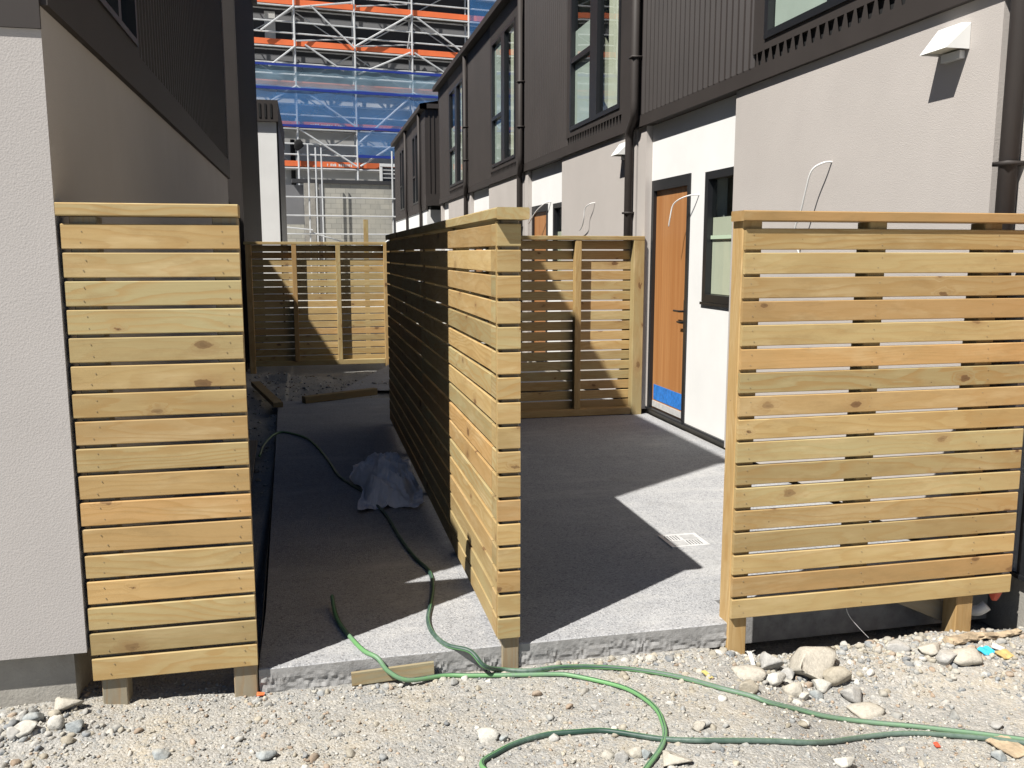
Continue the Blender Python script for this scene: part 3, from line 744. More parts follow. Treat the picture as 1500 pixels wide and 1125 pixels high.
for k, (ya, yb) in enumerate(UN):
    wy0, wy1 = ya+.46, ya+2.27; sy0, sy1 = ya+.39, ya+2.45
    # upper storey
    s_ = MB(); hole_wall(s_, XU+.002, XU+.045, sy0, sy1, ZT1, ZE, [(wy0, wy1, 3.08, 5.18)]); s_.build('window_surround', 'trim', tr)
    toothed(tr, sy0, sy1, XU, ZB1, ZT1)
    glazed(tr, XU, -1, wy0, wy1, 3.08, 5.18, 1.6, (ya+1.22, ya+1.48), (3.90, 1), .05, blind=(wy0+.055, wy0+.50, 3.135, 5.12), blind2=(wy0+1.03, wy1-.055, 3.135, (4.6, 4.3, 4.25, 5.1, 4.4)[k]))
    corr('ribbed_cladding', tr, XU+.022, sy1, yb-.12, ZB1, ZE, -1)
    B(XU+.024, XU+.05, sy1, yb-.10, ZB1, ZE).build('cladding_backing', 'trim', tr)
    B(XU+.03, XU+.05, yb-.12, yb-.05, ZB1, ZE).build('slot', 'void', tr)
    B(XU+.002, XU+.05, ya-.05, sy0, ZB1, ZE).build('corner_trim', 'trim', tr)
    # ground floor
    b0, b1, r1 = ya+.03, ya+2.75, yb-.24
    B(XB, XB+.25, b0, b1, .02, ZS).build('grey_wall', 'stucco_fine', tr)
    B(XB, XB+.25, r1, yb-.02, .02, ZS).build('grey_pier', 'stucco_fine', tr)
    B(XB+.05, XB+.2, yb-.02, yb+.03, .02, ZS).build('joint', 'void', tr)
    if yb-ya > 4.5:
        dy0, dy1, vy0, vy1 = yb-1.175, yb-.275, b1+.0, ya+3.38
        w_ = MB(); hole_wall(w_, XW, XW+.2, b1, r1, .03, ZS-.001, [(vy0+.002, vy1, 1.17, 2.26), (dy0, dy1, .0301, 2.28)]); w_.build('white_wall', 'white', tr)
        glazed(tr, XW, -1, vy0+.004, vy1, 1.17, 2.26, .55, None, None, .065, film=(k == 1), blind=(vy0+.20, vy1-.07, 1.24, 1.88))
        B(XW-.02, XW+.03, b1+.002, vy1+.02, 1.145, 1.168).build('window_sill', 'black', tr)
        d_ = MB(); d_.box(XW-.014, XW+.08, dy0, dy0+.055, .05, 2.28); d_.box(XW-.014, XW+.08, dy1-.055, dy1, .05, 2.28); d_.box(XW-.013, XW+.08, dy0+.055, dy1-.055, 2.18, 2.28); d_.box(XW-.03, XW+.08, dy0, dy1, .03, .0495)
        fr_ = d_.build('door_frame', 'black', tr)
        B(XW+.02, XW+.06, dy0+.055, dy1-.055, .052, 2.18).build('door', 'doorwood', tr)
        h_ = MB(); h_.box(XW+.004, XW+.02, dy0+.062, dy0+.105, .90, 1.16)
        h_.tube([(XW+.01, dy0+.083, 1.06), (XW-.04, dy0+.083, 1.06), (XW-.045, dy0+.10, 1.06), (XW-.045, dy0+.21, 1.06)], .010, 8)
        h_.tube([(XW+.01, dy0+.083, .96), (XW-.025, dy0+.083, .96), (XW-.03, dy0+.10, .96), (XW-.03, dy0+.16, .96)], .009, 8)
        h_.build('handle', 'black', fr_)
        if k == 1:
            B(XW+.016, XW+.0195, dy0+.085, dy1-.09, .14, .29).build('blue_tape', 'blue_tape', fr_)
            B(XW+.012, XW+.0199, dy0+.07, dy1-.07, .065, .125).build('kick_strip', 'steel', fr_)
        B(XW-.02, XW+.02, b1, r1, .028, .0475).build('base_flashing', 'black', tr)
    else:
        B(XW, XW+.2, b1, r1, .03, ZS-.001).build('white_wall', 'white', tr)
    pipe(ya-(.24 if k == 1 else 0), tr)
# ------------------------------------------------------------------ far right terrace
tf = empty('terrace_house', (3.3, 29, 0), 'farther right terrace of dark ribbed cladding with narrow windows, beyond the gap', 'house')
YA, YZ = 25., 34.
B(XU+.06, 7.5, YA+.03, YZ, -.2, 5.5).build('inner_wall', 'void', tf)
B(XB, 7.4, YA+.02, YZ, 0, 2.8).build('white_wall', 'white', tf)
b_ = MB(); b_.box(XU, XU+.05, YA, YZ, 2.8, 2.95); b_.box(XU-.13, XU+.05, YA-.1, YZ, ZE, ZE+.12); b_.box(XU-.13, 7.5, YA-.1, YA+.05, ZE, ZE+.12); b_.build('gutter', 'trim', tf)
B(XU+.001, 7.5, YA, YA+.029, 2.951, ZE-.001).build('end_cladding', 'clad', tf)
mbx = MB()
for i in range(6): mbx.box(XU+.10+i*.12, XU+.14+i*.12, YA-.02, YA-.001, 2.96, ZE-.01)
mbx.build('cladding_rib', 'trim', tf)
B(XU-.05, 4.2, YA-.45, YA-.101, 2.9, 3.2).build('canopy', 'trim', tf)
MB().add([(XU-.1, YA-.1, ZE+.125), (XU-.1, YZ, ZE+.125), (7.5, YZ, 6.4), (7.5, YA-.1, 6.4)], [(0, 1, 2, 3)]).build('roof', 'clad', tf)
for (a, b) in ((26.6, 28.0), (30.6, 31.9)):
    s_ = MB(); hole_wall(s_, XU, XU+.04, a-.2, b+.2, 2.951, ZE-.002, [(a, b, 3.08, 5.1)]); s_.build('window_surround', 'trim', tf)
    glazed(tf, XU, -1, a, b, 3.08, 5.1, .5, (a+.6, a+.8), (3.9, 1))
for (a, b) in ((YA+.03, 26.4), (28.2, 30.4), (32.1, YZ)): corr('ribbed_cladding', tf, XU+.03, a, b, 2.95, ZE, -1)
for y in (25.9, 29.6): MB().tube([(XU-.06, y, ZE), (XU-.06, y, 3.), (XU-.02, y+.1, 2.75), (XU-.02, y+.1, 0)], .045, 10).build('downpipe', 'trim', tf, True)

# ------------------------------------------------------------------ left house (near)
lh = empty('house', (-3, 6, 0), 'near left house with lit grey stucco corner and dark ribbed upper storey', 'house')
XS, XL, YL, YLE, YU = -.848, -.822, 3.358, 10.35, 3.60
B(-8, XS, YL, YLE, .12, 2.392).build('stucco_wall', 'stucco', lh)
B(-8, XS-.06, YL+.06, YLE-.05, -.4, .119).build('foundation', 'basewall', lh)
b_ = MB(); b_.box(-8, XL, YL+.001, YLE+.06, 2.393, 2.58); b_.box(-8, XS+.002, YL-.012, YL-.0005, 2.315, 2.579); b_.build('band_flashing', 'trim', lh)
HE = 6.18
s_ = MB(); hole_wall(s_, XL-.03, XL-.006, YU, 5.12, 2.581, HE, [(3.95, 5.02, 2.62, 4.9)]); s_.build('window_surround', 'trim', lh)
glazed(lh, XL-.006, 1, 3.95, 5.02, 2.62, 4.9, .5, (4.56, 4.62), None, .03, blind=(3.99, 4.555, 2.655, 4.8))
B(-8, XL-.031, YU, YU+.04, 2.582, HE).build('front_cladding', 'clad', lh)
mbx = MB(); mbx.box(-8, XL-.61, YU+.06, YLE-.01, 2.582, HE-.01); mbx.build('inner_wall', 'void', lh)
B(XL-.09, XL-.031, 5.12, YLE, 2.582, HE).build('cladding_backing', 'clad', lh)
corr('ribbed_cladding', lh, XL-.028, 5.12, YLE-.12, 2.581, HE, 1)
B(XL-.05, XL-.002, YLE-.12, YLE+.02, 2.581, HE).build('corner_trim', 'trim', lh)
B(-8, XL-.032, YLE+.001, YLE+.03, 2.581, HE).build('rear_cladding', 'clad', lh)
MB().add([(XL+.05, YU-.02, HE+.06), (XL+.05, YLE+.05, HE+.06), (-8, YLE+.05, HE+.5), (-8, YU-.02, HE+.5), (XL+.05, YU-.02, HE), (XL+.05, YLE+.05, HE), (-8, YLE+.05, HE), (-8, YU-.02, HE)], [(0, 1, 2, 3), (0, 4, 5, 1), (1, 5, 6, 2), (0, 3, 7, 4), (4, 7, 6, 5)]).build('roof', 'clad', lh)
# recessed link between the houses
lk = empty('house_link', (-4, 11.5, 0), 'recessed dark link wall between the two nearer left houses', 'house wing')
B(-8, -2.92, YLE+.04, 13.32, 0, 5.15).build('wall', 'clad', lk)
B(-8, -2.90, YLE+.04, 13.32, 5.151, 5.20).build('roof', 'trim', lk)
# second left house
l2 = empty('house', (-3, 15, 0), 'second left house clad in dark ribbed metal with a brown front edge', 'house')
Y2, Y2E, X2 = 13.36, 18.6, -.91
zt = lambda y: 5.60+(y-Y2)*.14
def wedge(mb, x0, x1, y0, y1, z0, zf):
    v = [(x, y, z) for x in (x0, x1) for y in (y0, y1) for z in (z0, zf(y))]
    return mb.add(v, [(0, 1, 3, 2), (4, 6, 7, 5), (0, 4, 5, 1), (2, 3, 7, 6), (0, 2, 6, 4), (1, 5, 7, 3)])
wedge(MB(), -8, X2-.03, Y2+.02, Y2E, -.2, zt).build('wall', 'clad', l2)
B(-8, X2-.001, Y2-.02, Y2+.019, 0, 5.59).build('front_trim', 'trim', l2)
MB().box(X2-.03, X2+.012, Y2-.019, Y2+.03, 0, 5.6).build('corner_trim', 'trim', l2)
corr('ribbed_cladding', l2, X2-.026, Y2+.05, Y2E, -.1, 5, 1, ztop=zt)
wedge(MB(), -8, X2+.10, Y2-.05, Y2E+.02, 5.0, lambda y: zt(y)+.06)
rm = MB(); rm.add([(X2+.08, Y2-.05, zt(Y2)+.002), (X2+.08, Y2E+.05, zt(Y2E)+.012), (X2+.08, Y2-.05, zt(Y2)+.10), (X2+.08, Y2E+.05, zt(Y2E)+.11), (-8, Y2-.05, zt(Y2)+.002), (-8, Y2E+.05, zt(Y2E)+.012), (-8, Y2-.05, zt(Y2)+.10), (-8, Y2E+.05, zt(Y2E)+.11)], [(0, 1, 3, 2), (2, 3, 7, 6), (0, 2, 6, 4), (1, 5, 7, 3), (0, 4, 5, 1)]); rm.build('roof', 'trim', l2)
# third left house
l3 = empty('house', (-3, 22, 0), 'third left house showing a tall white end wall under a dark fascia', 'house')
B(-8, -.63, 21, 26, -.2, 4.48).build('white_wall', 'white', l3)
mbx = MB(); mbx.box(-8, -.58, 20.9, 26.4, 4.481, 4.94); mbx.build('fascia', 'trim', l3)
mbx = MB()
for i in range(3): mbx.box(-.75-i*.12, -.71-i*.12, 20.885, 20.899, 4.56, 4.86)
mbx.build('vent_slot', 'void', l3)
B(-.628, -.59, 21.03, 26, 0, 4.478).build('side_cladding', 'clad', l3)

# ------------------------------------------------------------------ background scaffold and building
FA = rad(6.5); FU = Vector((math.cos(FA), math.sin(FA), 0)); FN = Vector((-math.sin(FA), math.cos(FA), 0)); FO = Vector((0, 45, 0))
def fp(u, d, z): return FO+FU*u+FN*d+Z*z
def fbox(mb, u0, u1, d0, d1, z0, z1):
    v = [fp(u, d, z) for u in (u0, u1) for d in (d0, d1) for z in (z0, z1)]
    return mb.add(v, [(0, 1, 3, 2), (4, 6, 7, 5), (0, 4, 5, 1), (2, 3, 7, 6), (0, 2, 6, 4), (1, 5, 7, 3)], [((p-FO).dot(FU), p.z, 0) for p in v])
bd = empty('building', (0, 46, 0), 'large building under construction behind the orange and blue scaffold', 'building')
DW = .90
fbox(MB(), -14, 24, DW, 8, 4.0, 9.72).build('pale_wall', 'facade', bd)
fbox(MB(), -14, 24, DW, 8, -.2, 3.999).build('lower_wall', 'facade_mid', bd)
fbox(MB(), -14, 24, DW, 8, 9.721, 19).build('charcoal_wall', 'facade_dark', bd)
for z in (10.75, 12.6): fbox(MB(), -14, 24, DW-.04, DW-.001, z, z+.30).build('facade_strip', 'facade_mid', bd)
fbox(MB(), -1.65, -1.15, DW-.06, DW-.001, 11.6, 13.0).build('white_column', 'facade', bd)
MB().tube([fp(-.55, DW-.12, 4.2), fp(-.55, DW-.12, 7.1)], .11, 8).build('drainpipe', 'void', bd)
sf = empty('scaffold', (0, 45, 0), 'tall tube scaffold with orange toe boards and blue netting across the alley end', 'scaffold')
us = [-8.9, -6.05, -3.2, -.36, 2.48, 5.31, 8.22, 11.1]
LV = [2.2, 4.05, 5.78, 7.62, 9.48, 11.35, 13.2, 15.05]
TR_ = .038
def ftube(name, pts, r=TR_): return MB().tube([fp(*p) for p in pts], r, 6).build(name, 'galv', sf)
for u in us:
    for d in (0, .62): ftube('standard', [(u, d, -.1), (u, d, 16.5)], .046)
for z in LV[2:]:
    for dz in (.55, 1.05): ftube('guard_rail', [(-10, .06, z+dz), (12, .06, z+dz)])
    ftube('ledger', [(-10, .0, z-.10), (12, .0, z-.10)]); ftube('ledger', [(-10, .66, z-.10), (12, .66, z-.10)])
    fbox(MB(), -10, 12, .14, .64, z-.05, z).build('platform', 'deck', sf)
    fbox(MB(), -10, 12, .105, .135, z, z+.26).build('toe_board', 'orange', sf)
for (u0, z0, u1, z1) in [(-.36, 7.55, 2.4, 5.85), (2.6, 5.85, 5.3, 7.6), (-.36, 9.5, -3.2, 7.7), (-.36, 9.5, 2.48, 7.7), (2.6, 7.0, 5.31, 9.4), (-.36, 11.3, -1.6, 10.3), (.1, 11.4, 1.9, 10.3), (2.6, 10.2, 5.2, 11.4),
                         (5.4, 11.4, 7.4, 10.3), (-.36, 13.1, -1.9, 11.9), (.4, 13.2, 2.4, 11.45), (2.5, 11.5, 5.3, 13.2), (5.5, 13.1, 8.2, 11.4), (-.3, 13.05, 2.4, 13.5), (5.31, 9.5, 8.2, 7.7), (8.3, 11.5, 11, 13.1)]:
    ftube('brace', [(u0, -.08, z0), (u1, -.08, z1)], .044)
for (u0, z0, u1, z1) in [(-.3, 11.55, 2.6, 11.95), (2.55, 11.5, 5.5, 11.9), (2.6, 13.35, 5.2, 13.8), (5.35, 13.15, 5.15, 11.5), (2.4, 13.1, 2.6, 11.5)]:
    ftube('brace', [(u0, -.05, z0), (u1, .5, z1)], .036)
for i in range(len(us)-2):
    for k, z in enumerate(LV[2:-1]):
        a, b = (us[i], us[i+1]) if (i+k) % 2 else (us[i+1], us[i])
        ftube('brace', [(a, .70, z+.1), (b, .70, LV[3+k]-.1)], .030)
        ftube('transom', [(us[i+1], -.05, LV[3+k]-.16), (us[i+1], .75, LV[3+k]-.16)], .032)
def net(u0, u1, z0, z1, mat, d=-.10, sag=.06):
    mb = MB(); nu, nz = int((u1-u0)*4), 8; vs = []
    for j in range(nz+1):
        for i in range(nu+1):
            u = u0+(u1-u0)*i/nu; z = z0+(z1-z0)*j/nz
            vs.append(fp(u, d-.03*abs(math.sin((u+.36)*math.pi/2.85))+.03*mnoise.noise(Vector((u*1.5, z*2, 0))), z+(sag*mnoise.noise(Vector((u*.8, j*.1, 3))) if j in (0, nz) else 0)))
    mb.add(vs, [(j*(nu+1)+i, j*(nu+1)+i+1, (j+1)*(nu+1)+i+1, (j+1)*(nu+1)+i) for j in range(nz) for i in range(nu)])
    return mb.build('debris_net', mat, sf, True)
net(-10, 12, 9.25, 10.42, 'net_pale'); net(-10, 12, 7.62, 9.45, 'net', -.13); net(2.48, 12, 6.30, 7.75, 'net', -.14); net(8.25, 12, 10.4, 15, 'net')
for z, u0 in ((10.40, -10), (9.33, -10), (7.64, -10), (6.32, 2.48)):
    mb = MB(); n = 60; vs = []
    for i in range(n+1):
        u = u0+(12-u0)*i/n; h = .06+.03*mnoise.noise(Vector((u*2, z, 0)))
        vs += [fp(u, -.19, z-h), fp(u, -.19, z+h), fp(u, -.16, z-h), fp(u, -.16, z+h)]
    mb.add(vs, [(4*i, 4*i+4, 4*i+5, 4*i+1) for i in range(n)]+[(4*i+2, 4*i+3, 4*i+7, 4*i+6) for i in range(n)]); mb.build('net_hem', 'net_hem', sf)
# worn white lettering on the boards (too small in the photo to be read)
rr = random.Random(3)
for (ua, ub, z) in ((1.0, 2.2, 5.83), (.25, 1.85, 7.68)):
    mb = MB(); u = ua
    while u < ub:
        w = rr.uniform(.03, .07)
        if rr.random() > .12: fbox(mb, u, u+w,   .1015, .1045, z, z+rr.choice([.10, .12, .13])); fbox(mb, u+w*1.05, u+w*1.35,   .1015, .1045, z+rr.choice([0, .06]), z+.09)
        u += w*1.7
    mb.build('lettering', 'paper', sf)
# dark kit bag hung on the scaffold standard
mb = MB(); bag_v = sv3[1][0]*np.array([.28, .2, .42]); mb.add([fp(-.30+v[0], -.16+v[1]*.5, 6.75+v[2]) for v in bag_v], [tuple(f) for f in sv3[1][1]])
tag(mb.build('kit_bag', 'void', None, True), 'dark bag hanging on a scaffold standard above the lowest orange board', 'bag')
# block wall in front
bw = empty('block_wall', (.5, 37, 0), 'weathered concrete block wall with a dark coping below the scaffold', 'wall')
fbox(MB(), -1.0, 9, -8, -7.7, -.2, 4.38).build('block_face', 'blocks', bw)
fbox(MB(), -1.5, 9, -8.06, -7.65, 4.381, 4.53).build('coping', 'facade_dark', bw)
fbox(MB(), -1.05, -.62, -8.10, -8.001, -.2, 4.37).build('pier', 'basewall', bw)
fbox(MB(), 2.55, 2.72, -8.07, -8.001, -.2, 4.37).build('pilaster', 'facade_dark', bw)
fbox(MB(), -.45, -.33, -8.05, -8.001, -.2, 4.37).build('pilaster', 'facade_mid', bw)
gs = empty('garage', (-3, 37, 0), 'low grey outbuilding left of the block wall with a pale lower half', 'building')
fbox(MB(), -7, -1.06, -7.9, -6, 2.75, 4.3).build('grey_wall', 'facade_mid', gs)
fbox(MB(), -7, -1.06, -7.9, -6, -.2, 2.749).build('pale_wall', 'blocks', gs)
# free-standing tubes before the block wall
s2 = empty('scaffold', (0.5, 36, 0), 'low galvanised tube scaffold standing before the block wall', 'scaffold')
def gtube(name, a, b, r=.028): return MB().tube([fp(*a), fp(*b)], r, 6).build(name, 'galv', s2)
for u in (-3.4, -.98, 2.28, 2.42): gtube('standard', (u, -9.2, -.1), (u, -9.2, 5.6 if u > 0 else 5.75), .032)
for u in (-.62, -.40): gtube('standard', (u, -8.6, -.1), (u, -8.6, 5.7), .03)
for z in (3.75, 3.05, 2.35, 1.75): gtube('guard_rail', (-4, -9.25, z), (3.4, -9.25, z))
gtube('brace', (-.9, -9.3, 2.5), (-3.5, -9.3, 2.75)); gtube('brace', (-.9, -9.15, 2.4), (1.4, -9.15, 1.7)); gtube('brace', (2.3, -9.3, 2.3), (1.1, -9.4, 1.4), .034); gtube('brace', (2.3, -9.1, 2.3), (1.9, -9.2, 1.4))
# caged air-conditioning unit on the wall
ac = empty('cage_unit', fp(3.1, -7.6, 4.53), 'pale framed cage unit standing on top of the block wall at its right end', 'cage')
mb = MB()
for u in (2.1, 2.75, 3.5): fbox(mb, u, u+.10, -7.62, -7.52, 4.531, 5.25)
fbox(mb, 2.1, 3.6, -7.63, -7.51, 5.15, 5.27); fbox(mb, 2.1, 3.6, -7.60, -7.54, 4.85, 4.88); fbox(mb, 2.1, 3.6, -7.60, -7.54, 4.68, 4.71); fbox(mb, 2.1, 3.6, -7.60, -7.54, 5.0, 5.03)
mb.build('frame', 'plastic_white', ac); fbox(MB(), 2.2, 3.6, -7.5, -7.2, 4.54, 5.14).build('back_panel', 'facade_mid', ac)

# ------------------------------------------------------------------ wall lamps, cables
def lamp(y, z, label):
    e = empty('wall_lamp', (XB, y, z), label, 'lamp', 'white wall lamps on the terrace')
    w = .098; x0 = XB-.002; p = .135
    v = [(x0, y-w, z+.065), (x0, y+w, z+.065), (x0-.045, y-w*.85, z+.065), (x0-.045, y+w*.85, z+.065),
         (x0, y-w, z-.06), (x0, y+w, z-.06), (x0-p, y-w, z-.06), (x0-p, y+w, z-.06)]
    MB().add(v, [(0, 2, 3, 1), (2, 6, 7, 3), (0, 4, 6, 2), (1, 3, 7, 5), (0, 1, 5, 4)]).build('hood', 'plastic_white', e)
    MB().box(x0-p+.012, x0, y-w+.012, y+w-.012, z-.05, z-.045).build('lens', 'cream', e)
    B(x0-.03, x0, y-w*.7, y+w*.7, z-.10, z-.0605).build('back_plate', 'plastic_white', e)
lamp(4.08, 2.645, 'white wedge-shaped lamp on the grey wall at the upper right')
lamp(8.93, 2.645, 'white wedge-shaped lamp half hidden behind the downpipe')
def cable(pts, label, r=.0062):
    return tag(MB().tube(spline(pts, 6), r, 7).build('cable', 'cable', None, True), label, 'cable', 'loose white cable tails on the terrace')
cable([(XB+.01, 5.144, 2.15), (XB-.05, 5.16, 2.145), (XB-.10, 5.21, 2.10), (XB-.10, 5.27, 1.98), (XB-.09, 5.33, 1.86), (XB-.08, 5.42, 1.72), (XB-.06, 5.40, 1.60), (XB-.03, 5.36, 1.5)], 'white cable tail hanging from the grey wall above the right fence')
cable([(XB+.01, 9.95, 2.16), (XB-.05, 9.98, 2.15), (XB-.08, 10.08, 2.10), (XB-.08, 10.12, 1.98), (XB-.06, 10.25, 1.9), (XB-.05, 10.38, 1.86)], 'white cable tail on the grey wall above the far patio fence')
cable([(XW+.01, 7.25, 2.08), (XW-.06, 7.30, 2.08), (XW-.12, 7.40, 2.05), (XW-.15, 7.47, 2.0), (XW-.16, 7.50, 1.9), (XW-.16, 7.53, 1.82)], 'white cable tail with stripped end beside the near orange door', .006)
cable([(XW+.01, 12.1, 2.3), (XW-.06, 12.2, 2.28), (XW-.12, 12.4, 2.2), (XW-.15, 12.6, 2.1), (XW-.15, 12.8, 2.02)], 'white cable tail crossing the farther orange door', .008)

# ------------------------------------------------------------------ hoses
HR = .0098
def dusty(mb):
    mb.gc = [(g[0], g[1], .75*sm(1.05, 1.6, v[0])) for g, v in zip(mb.gc, mb.v)]; return mb
def hosepts(px, z0=None): 
    out = []
    for i, (a, b) in enumerate(px):
        p = onground(a, b); out.append(Vector((p.x, p.y, gz(p.x, p.y)+HR*1.05)))
    return out
def slabpts(px): return [Vector((p.x, p.y, SZ+HR)) for p in (onground(a, b, SZ, HR) for a, b in px)]
Bpts = slabpts([(380, 668), (387, 651), (401, 637), (417, 633), (447, 641), (463, 653), (481, 675), (495, 696), (513, 709), (532, 721), (556, 744), (569, 760), (585, 787), (607, 816), (628, 836), (634, 858), (631, 884), (627, 907), (634, 927), (655, 945)])
Bpts += [Vector((.585, 3.36, SZ+.006)), Vector((.635, 3.31, -.07))]
Bpts += hosepts([(735, 984), (775, 986), (816, 981), (862, 980), (917, 983), (974, 991), (1018, 1001), (1061, 1013), (1100, 1023), (1125, 1032), (1170, 1043), (1206, 1052), (1245, 1058), (1290, 1063), (1335, 1067), (1380, 1072), (1440, 1079), (1500, 1087), (1570, 1096)])
tag(dusty(MB().tube(spline(Bpts, 8), HR, 10)).build('garden_hose', 'hose', None, True), 'green hose running from the shaded path under the sheet and off to the right', 'hose')
Apts = slabpts([(487, 884), (491, 900), (499, 915), (514, 934), (535, 951)])
Apts[0].z = SZ+.045; Apts[1].z = SZ+.018
Apts[-1] = Vector((.165, 3.45, SZ+HR)); Apts += [Vector((.215, 3.388, SZ+.002)), Vector((.255, 3.352, -.072)), Vector((.33, 3.335, -.108))]
Apts += hosepts([(650, 993), (690, 993), (760, 992), (815, 991), (838, 993), (885, 1003), (919, 1013), (945, 1028), (963, 1045), (971, 1063), (974, 1080), (968, 1100), (950, 1125), (920, 1160), (850, 1190), (760, 1175), (720, 1140), (706, 1122), (729, 1106), (758, 1092), (801, 1080), (844, 1076), (879, 1074), (908, 1077), (945, 1083), (977, 1087), (1032, 1089), (1095, 1089), (1140, 1090), (1185, 1092), (1218, 1090), (1260, 1084), (1305, 1079), (1344, 1078), (1380, 1080), (1440, 1085), (1500, 1092), (1570, 1101)])
tag(dusty(MB().tube(spline(Apts, 8), HR, 10)).build('garden_hose', 'hose', None, True), 'green hose whose end lies on the slab and which loops across the gravel', 'hose')

# ------------------------------------------------------------------ crumpled sheet, drain, timbers, litter
def sheet():
    n = 64; vs = []; c = Vector((.475, 6.08, 0)); rr = random.Random(8)
    for j in range(n+1):
        for i in range(n+1):
            u, v = i/n*2-1, j/n*2-1
            k = 1/max(1e-6, math.hypot(u, v))*max(abs(u), abs(v)) if (u or v) else 1
            su, sv_ = u/max(k, 1), v/max(k, 1)
            ang = math.atan2(v, u); edge = 1+.30*mnoise.noise(Vector((math.cos(ang)*2.3, math.sin(ang)*1.7, 1)))
            x = c.x+su*.215*edge; y = c.y+sv_*.60*edge
            rr_ = math.hypot(su, sv_); d = max(0, 1-rr_)
            h = d**.6*.16*(1+.6*mnoise.noise(Vector((x*4, y*2.5, 0))))
            h += (.085*(.5-abs(mnoise.noise(Vector((x*7+y*2, y*4, 3)))))+.055*(.5-abs(mnoise.noise(Vector((x*13+y*6, y*7-x*4, 6)))))+.02*(.5-abs(mnoise.noise(Vector((x*31-y*9, y*17+x*8, 2))))))*(.35+.65*sm(0, .35, d))
            vs.append((x, y, SZ+.004+h))
    fs = [(j*(n+1)+i, j*(n+1)+i+1, (j+1)*(n+1)+i+1, (j+1)*(n+1)+i) for j in range(n) for i in range(n)]
    mb = MB().add(vs, fs); return mb.build('plastic_sheet', 'bag', None, False)
tag(sheet(), 'crumpled white plastic sheet dumped in the shade beside the middle fence', 'plastic sheet')
dg = empty('drain_grate', (1.97, 4.40, 0), 'square slotted metal drain grate set in the right patio slab', 'drain')
mb = MB(); x0, x1, y0, y1 = 1.90, 2.125, 4.385, 4.60; zz = SZ
mb.box(x0, x1, y0, y0+.022, zz, zz+.006); mb.box(x0, x1, y1-.022, y1, zz, zz+.006); mb.box(x0, x0+.022, y0+.022, y1-.022, zz, zz+.006); mb.box(x1-.022, x1, y0+.022, y1-.022, zz, zz+.006); mb.build('frame', 'steel', dg)
B(x0+.022, x1-.022, y0+.022, y1-.022, zz+.001, zz+.0022).build('sump', 'void', dg)
mb = MB(); xm, ym = (x0+x1)/2, (y0+y1)/2
mb.box(xm-.006, xm+.006, y0+.022, y1-.022, zz+.002, zz+.0058); mb.box(x0+.022, x1-.022, ym-.006, ym+.006, zz+.002, zz+.0056)
for i in range(5):
    o = .012+i*.017
    mb.box(x0+.024+o-.005, x0+.024+o+.004, ym+.008, y1-.024, zz+.002, zz+.0054); mb.box(xm+.008, x1-.024, ym+.0+o-.004+.004, ym+o+.009, zz+.002, zz+.0054)
    mb.box(xm+.008+o-.005, xm+.008+o+.004, y0+.024, ym-.008, zz+.002, zz+.0054); mb.box(x0+.024, xm-.008, y0+.022+o-.004, y0+.022+o+.005, zz+.002, zz+.0054)
mb.build('grille', 'steel', dg)
def lying(name, a, b, w, t, mat, label, cat, z=0.):
    a, b = Vector(a), Vector(b); d = (b-a); L = d.length; d.normalize(); s = Z.cross(d).normalized(); up = d.cross(s)
    return tag(MB().beam((a+b)/2+up*(t/2), d, s, up, L, w, t, .003).build(name, mat), label, cat)
lying('timber_offcut', (-.11, 9.76, -.03), (.69, 10.15, -.02), .09, .075, 'dirtypine', 'muddy timber offcut lying across the far end of the shaded path', 'timber')
lying('timber_offcut', (-.37, 9.5, -.02), (-.67, 10.75, .04), .10, .05, 'dirtypine', 'brown timber offcut angled against the left wall', 'timber')
lying('board', (-.52, 5.9, -.05), (-.55, 7.5, .02), .16, .025, 'pinegrey', 'grey board lying in the shade behind the left fence panel', 'timber')
a, b = onground(516, 990), onground(644, 975)
lying('formwork_board', (.11, 3.375, -.128), (.44, 3.379, -.118), .012, .058, 'boxing', 'greenish formwork board left along the slab front edge', 'board')
p, q = onground(466, 1000), onground(505, 986)
lying('white_offcut', p+Z*.008, q+Z*.012, .028, .024, 'paper', 'white painted offcut lying at the slab edge', 'offcut')
p, q = onground(1388, 944), onground(1492, 930)
mb = MB(); pts = spline([p+Z*.015, p.lerp(q, .35)+Z*.022, p.lerp(q, .7)+Z*.012, q+Z*.02], 9); mb.tube(pts, .028, 12)
for i, v in enumerate(mb.v):
    vv = Vector(v); k = i//12; c_ = pts[min(k, len(pts)-1)]; dv = vv-c_; dv.z *= .62; dv *= 1-.45*(k/len(pts))
    nz_ = mnoise.noise(Vector((vv.x*22, vv.y*90, vv.z*90)))
    mb.v[i] = tuple(c_+dv*(1+.55*nz_)+Z*.004*mnoise.noise(vv*50))
tag(mb.build('broken_branch', 'bark', None, False), 'broken tan length of wood lying in front of the braced fence leg', 'wood')
def scrap(name, px, py, w, d, mat, label, cat, rot=0., tilt=.2, n=6):
    c = onground(px, py); mb = MB(); vs = []
    for j in range(n+1):
        for i in range(n+1):
            u, v = (i/n-.5)*w, (j/n-.5)*d
            x, y = u*math.cos(rot)-v*math.sin(rot), u*math.sin(rot)+v*math.cos(rot)
            vs.append((c.x+x, c.y+y, gz(c.x+x, c.y+y)+.014+v*tilt+.006*mnoise.noise(Vector((u*40, v*40, px)))))
    k = len(vs); vs += [(a, b_, z-.003) for a, b_, z in vs]
    fs = []
    for j in range(n):
        for i in range(n):
            a = j*(n+1)+i; fs += [(a, a+1, a+n+2, a+n+1), (k+a, k+a+n+1, k+a+n+2, k+a+1)]
    mb.add(vs, fs); return tag(mb.build(name, mat), label, cat)
scrap('blue_wrapper', 1445, 957, .07, .05, 'cyan', 'crumpled bright blue wrapper scrap below the broken wood', 'wrapper', .3)
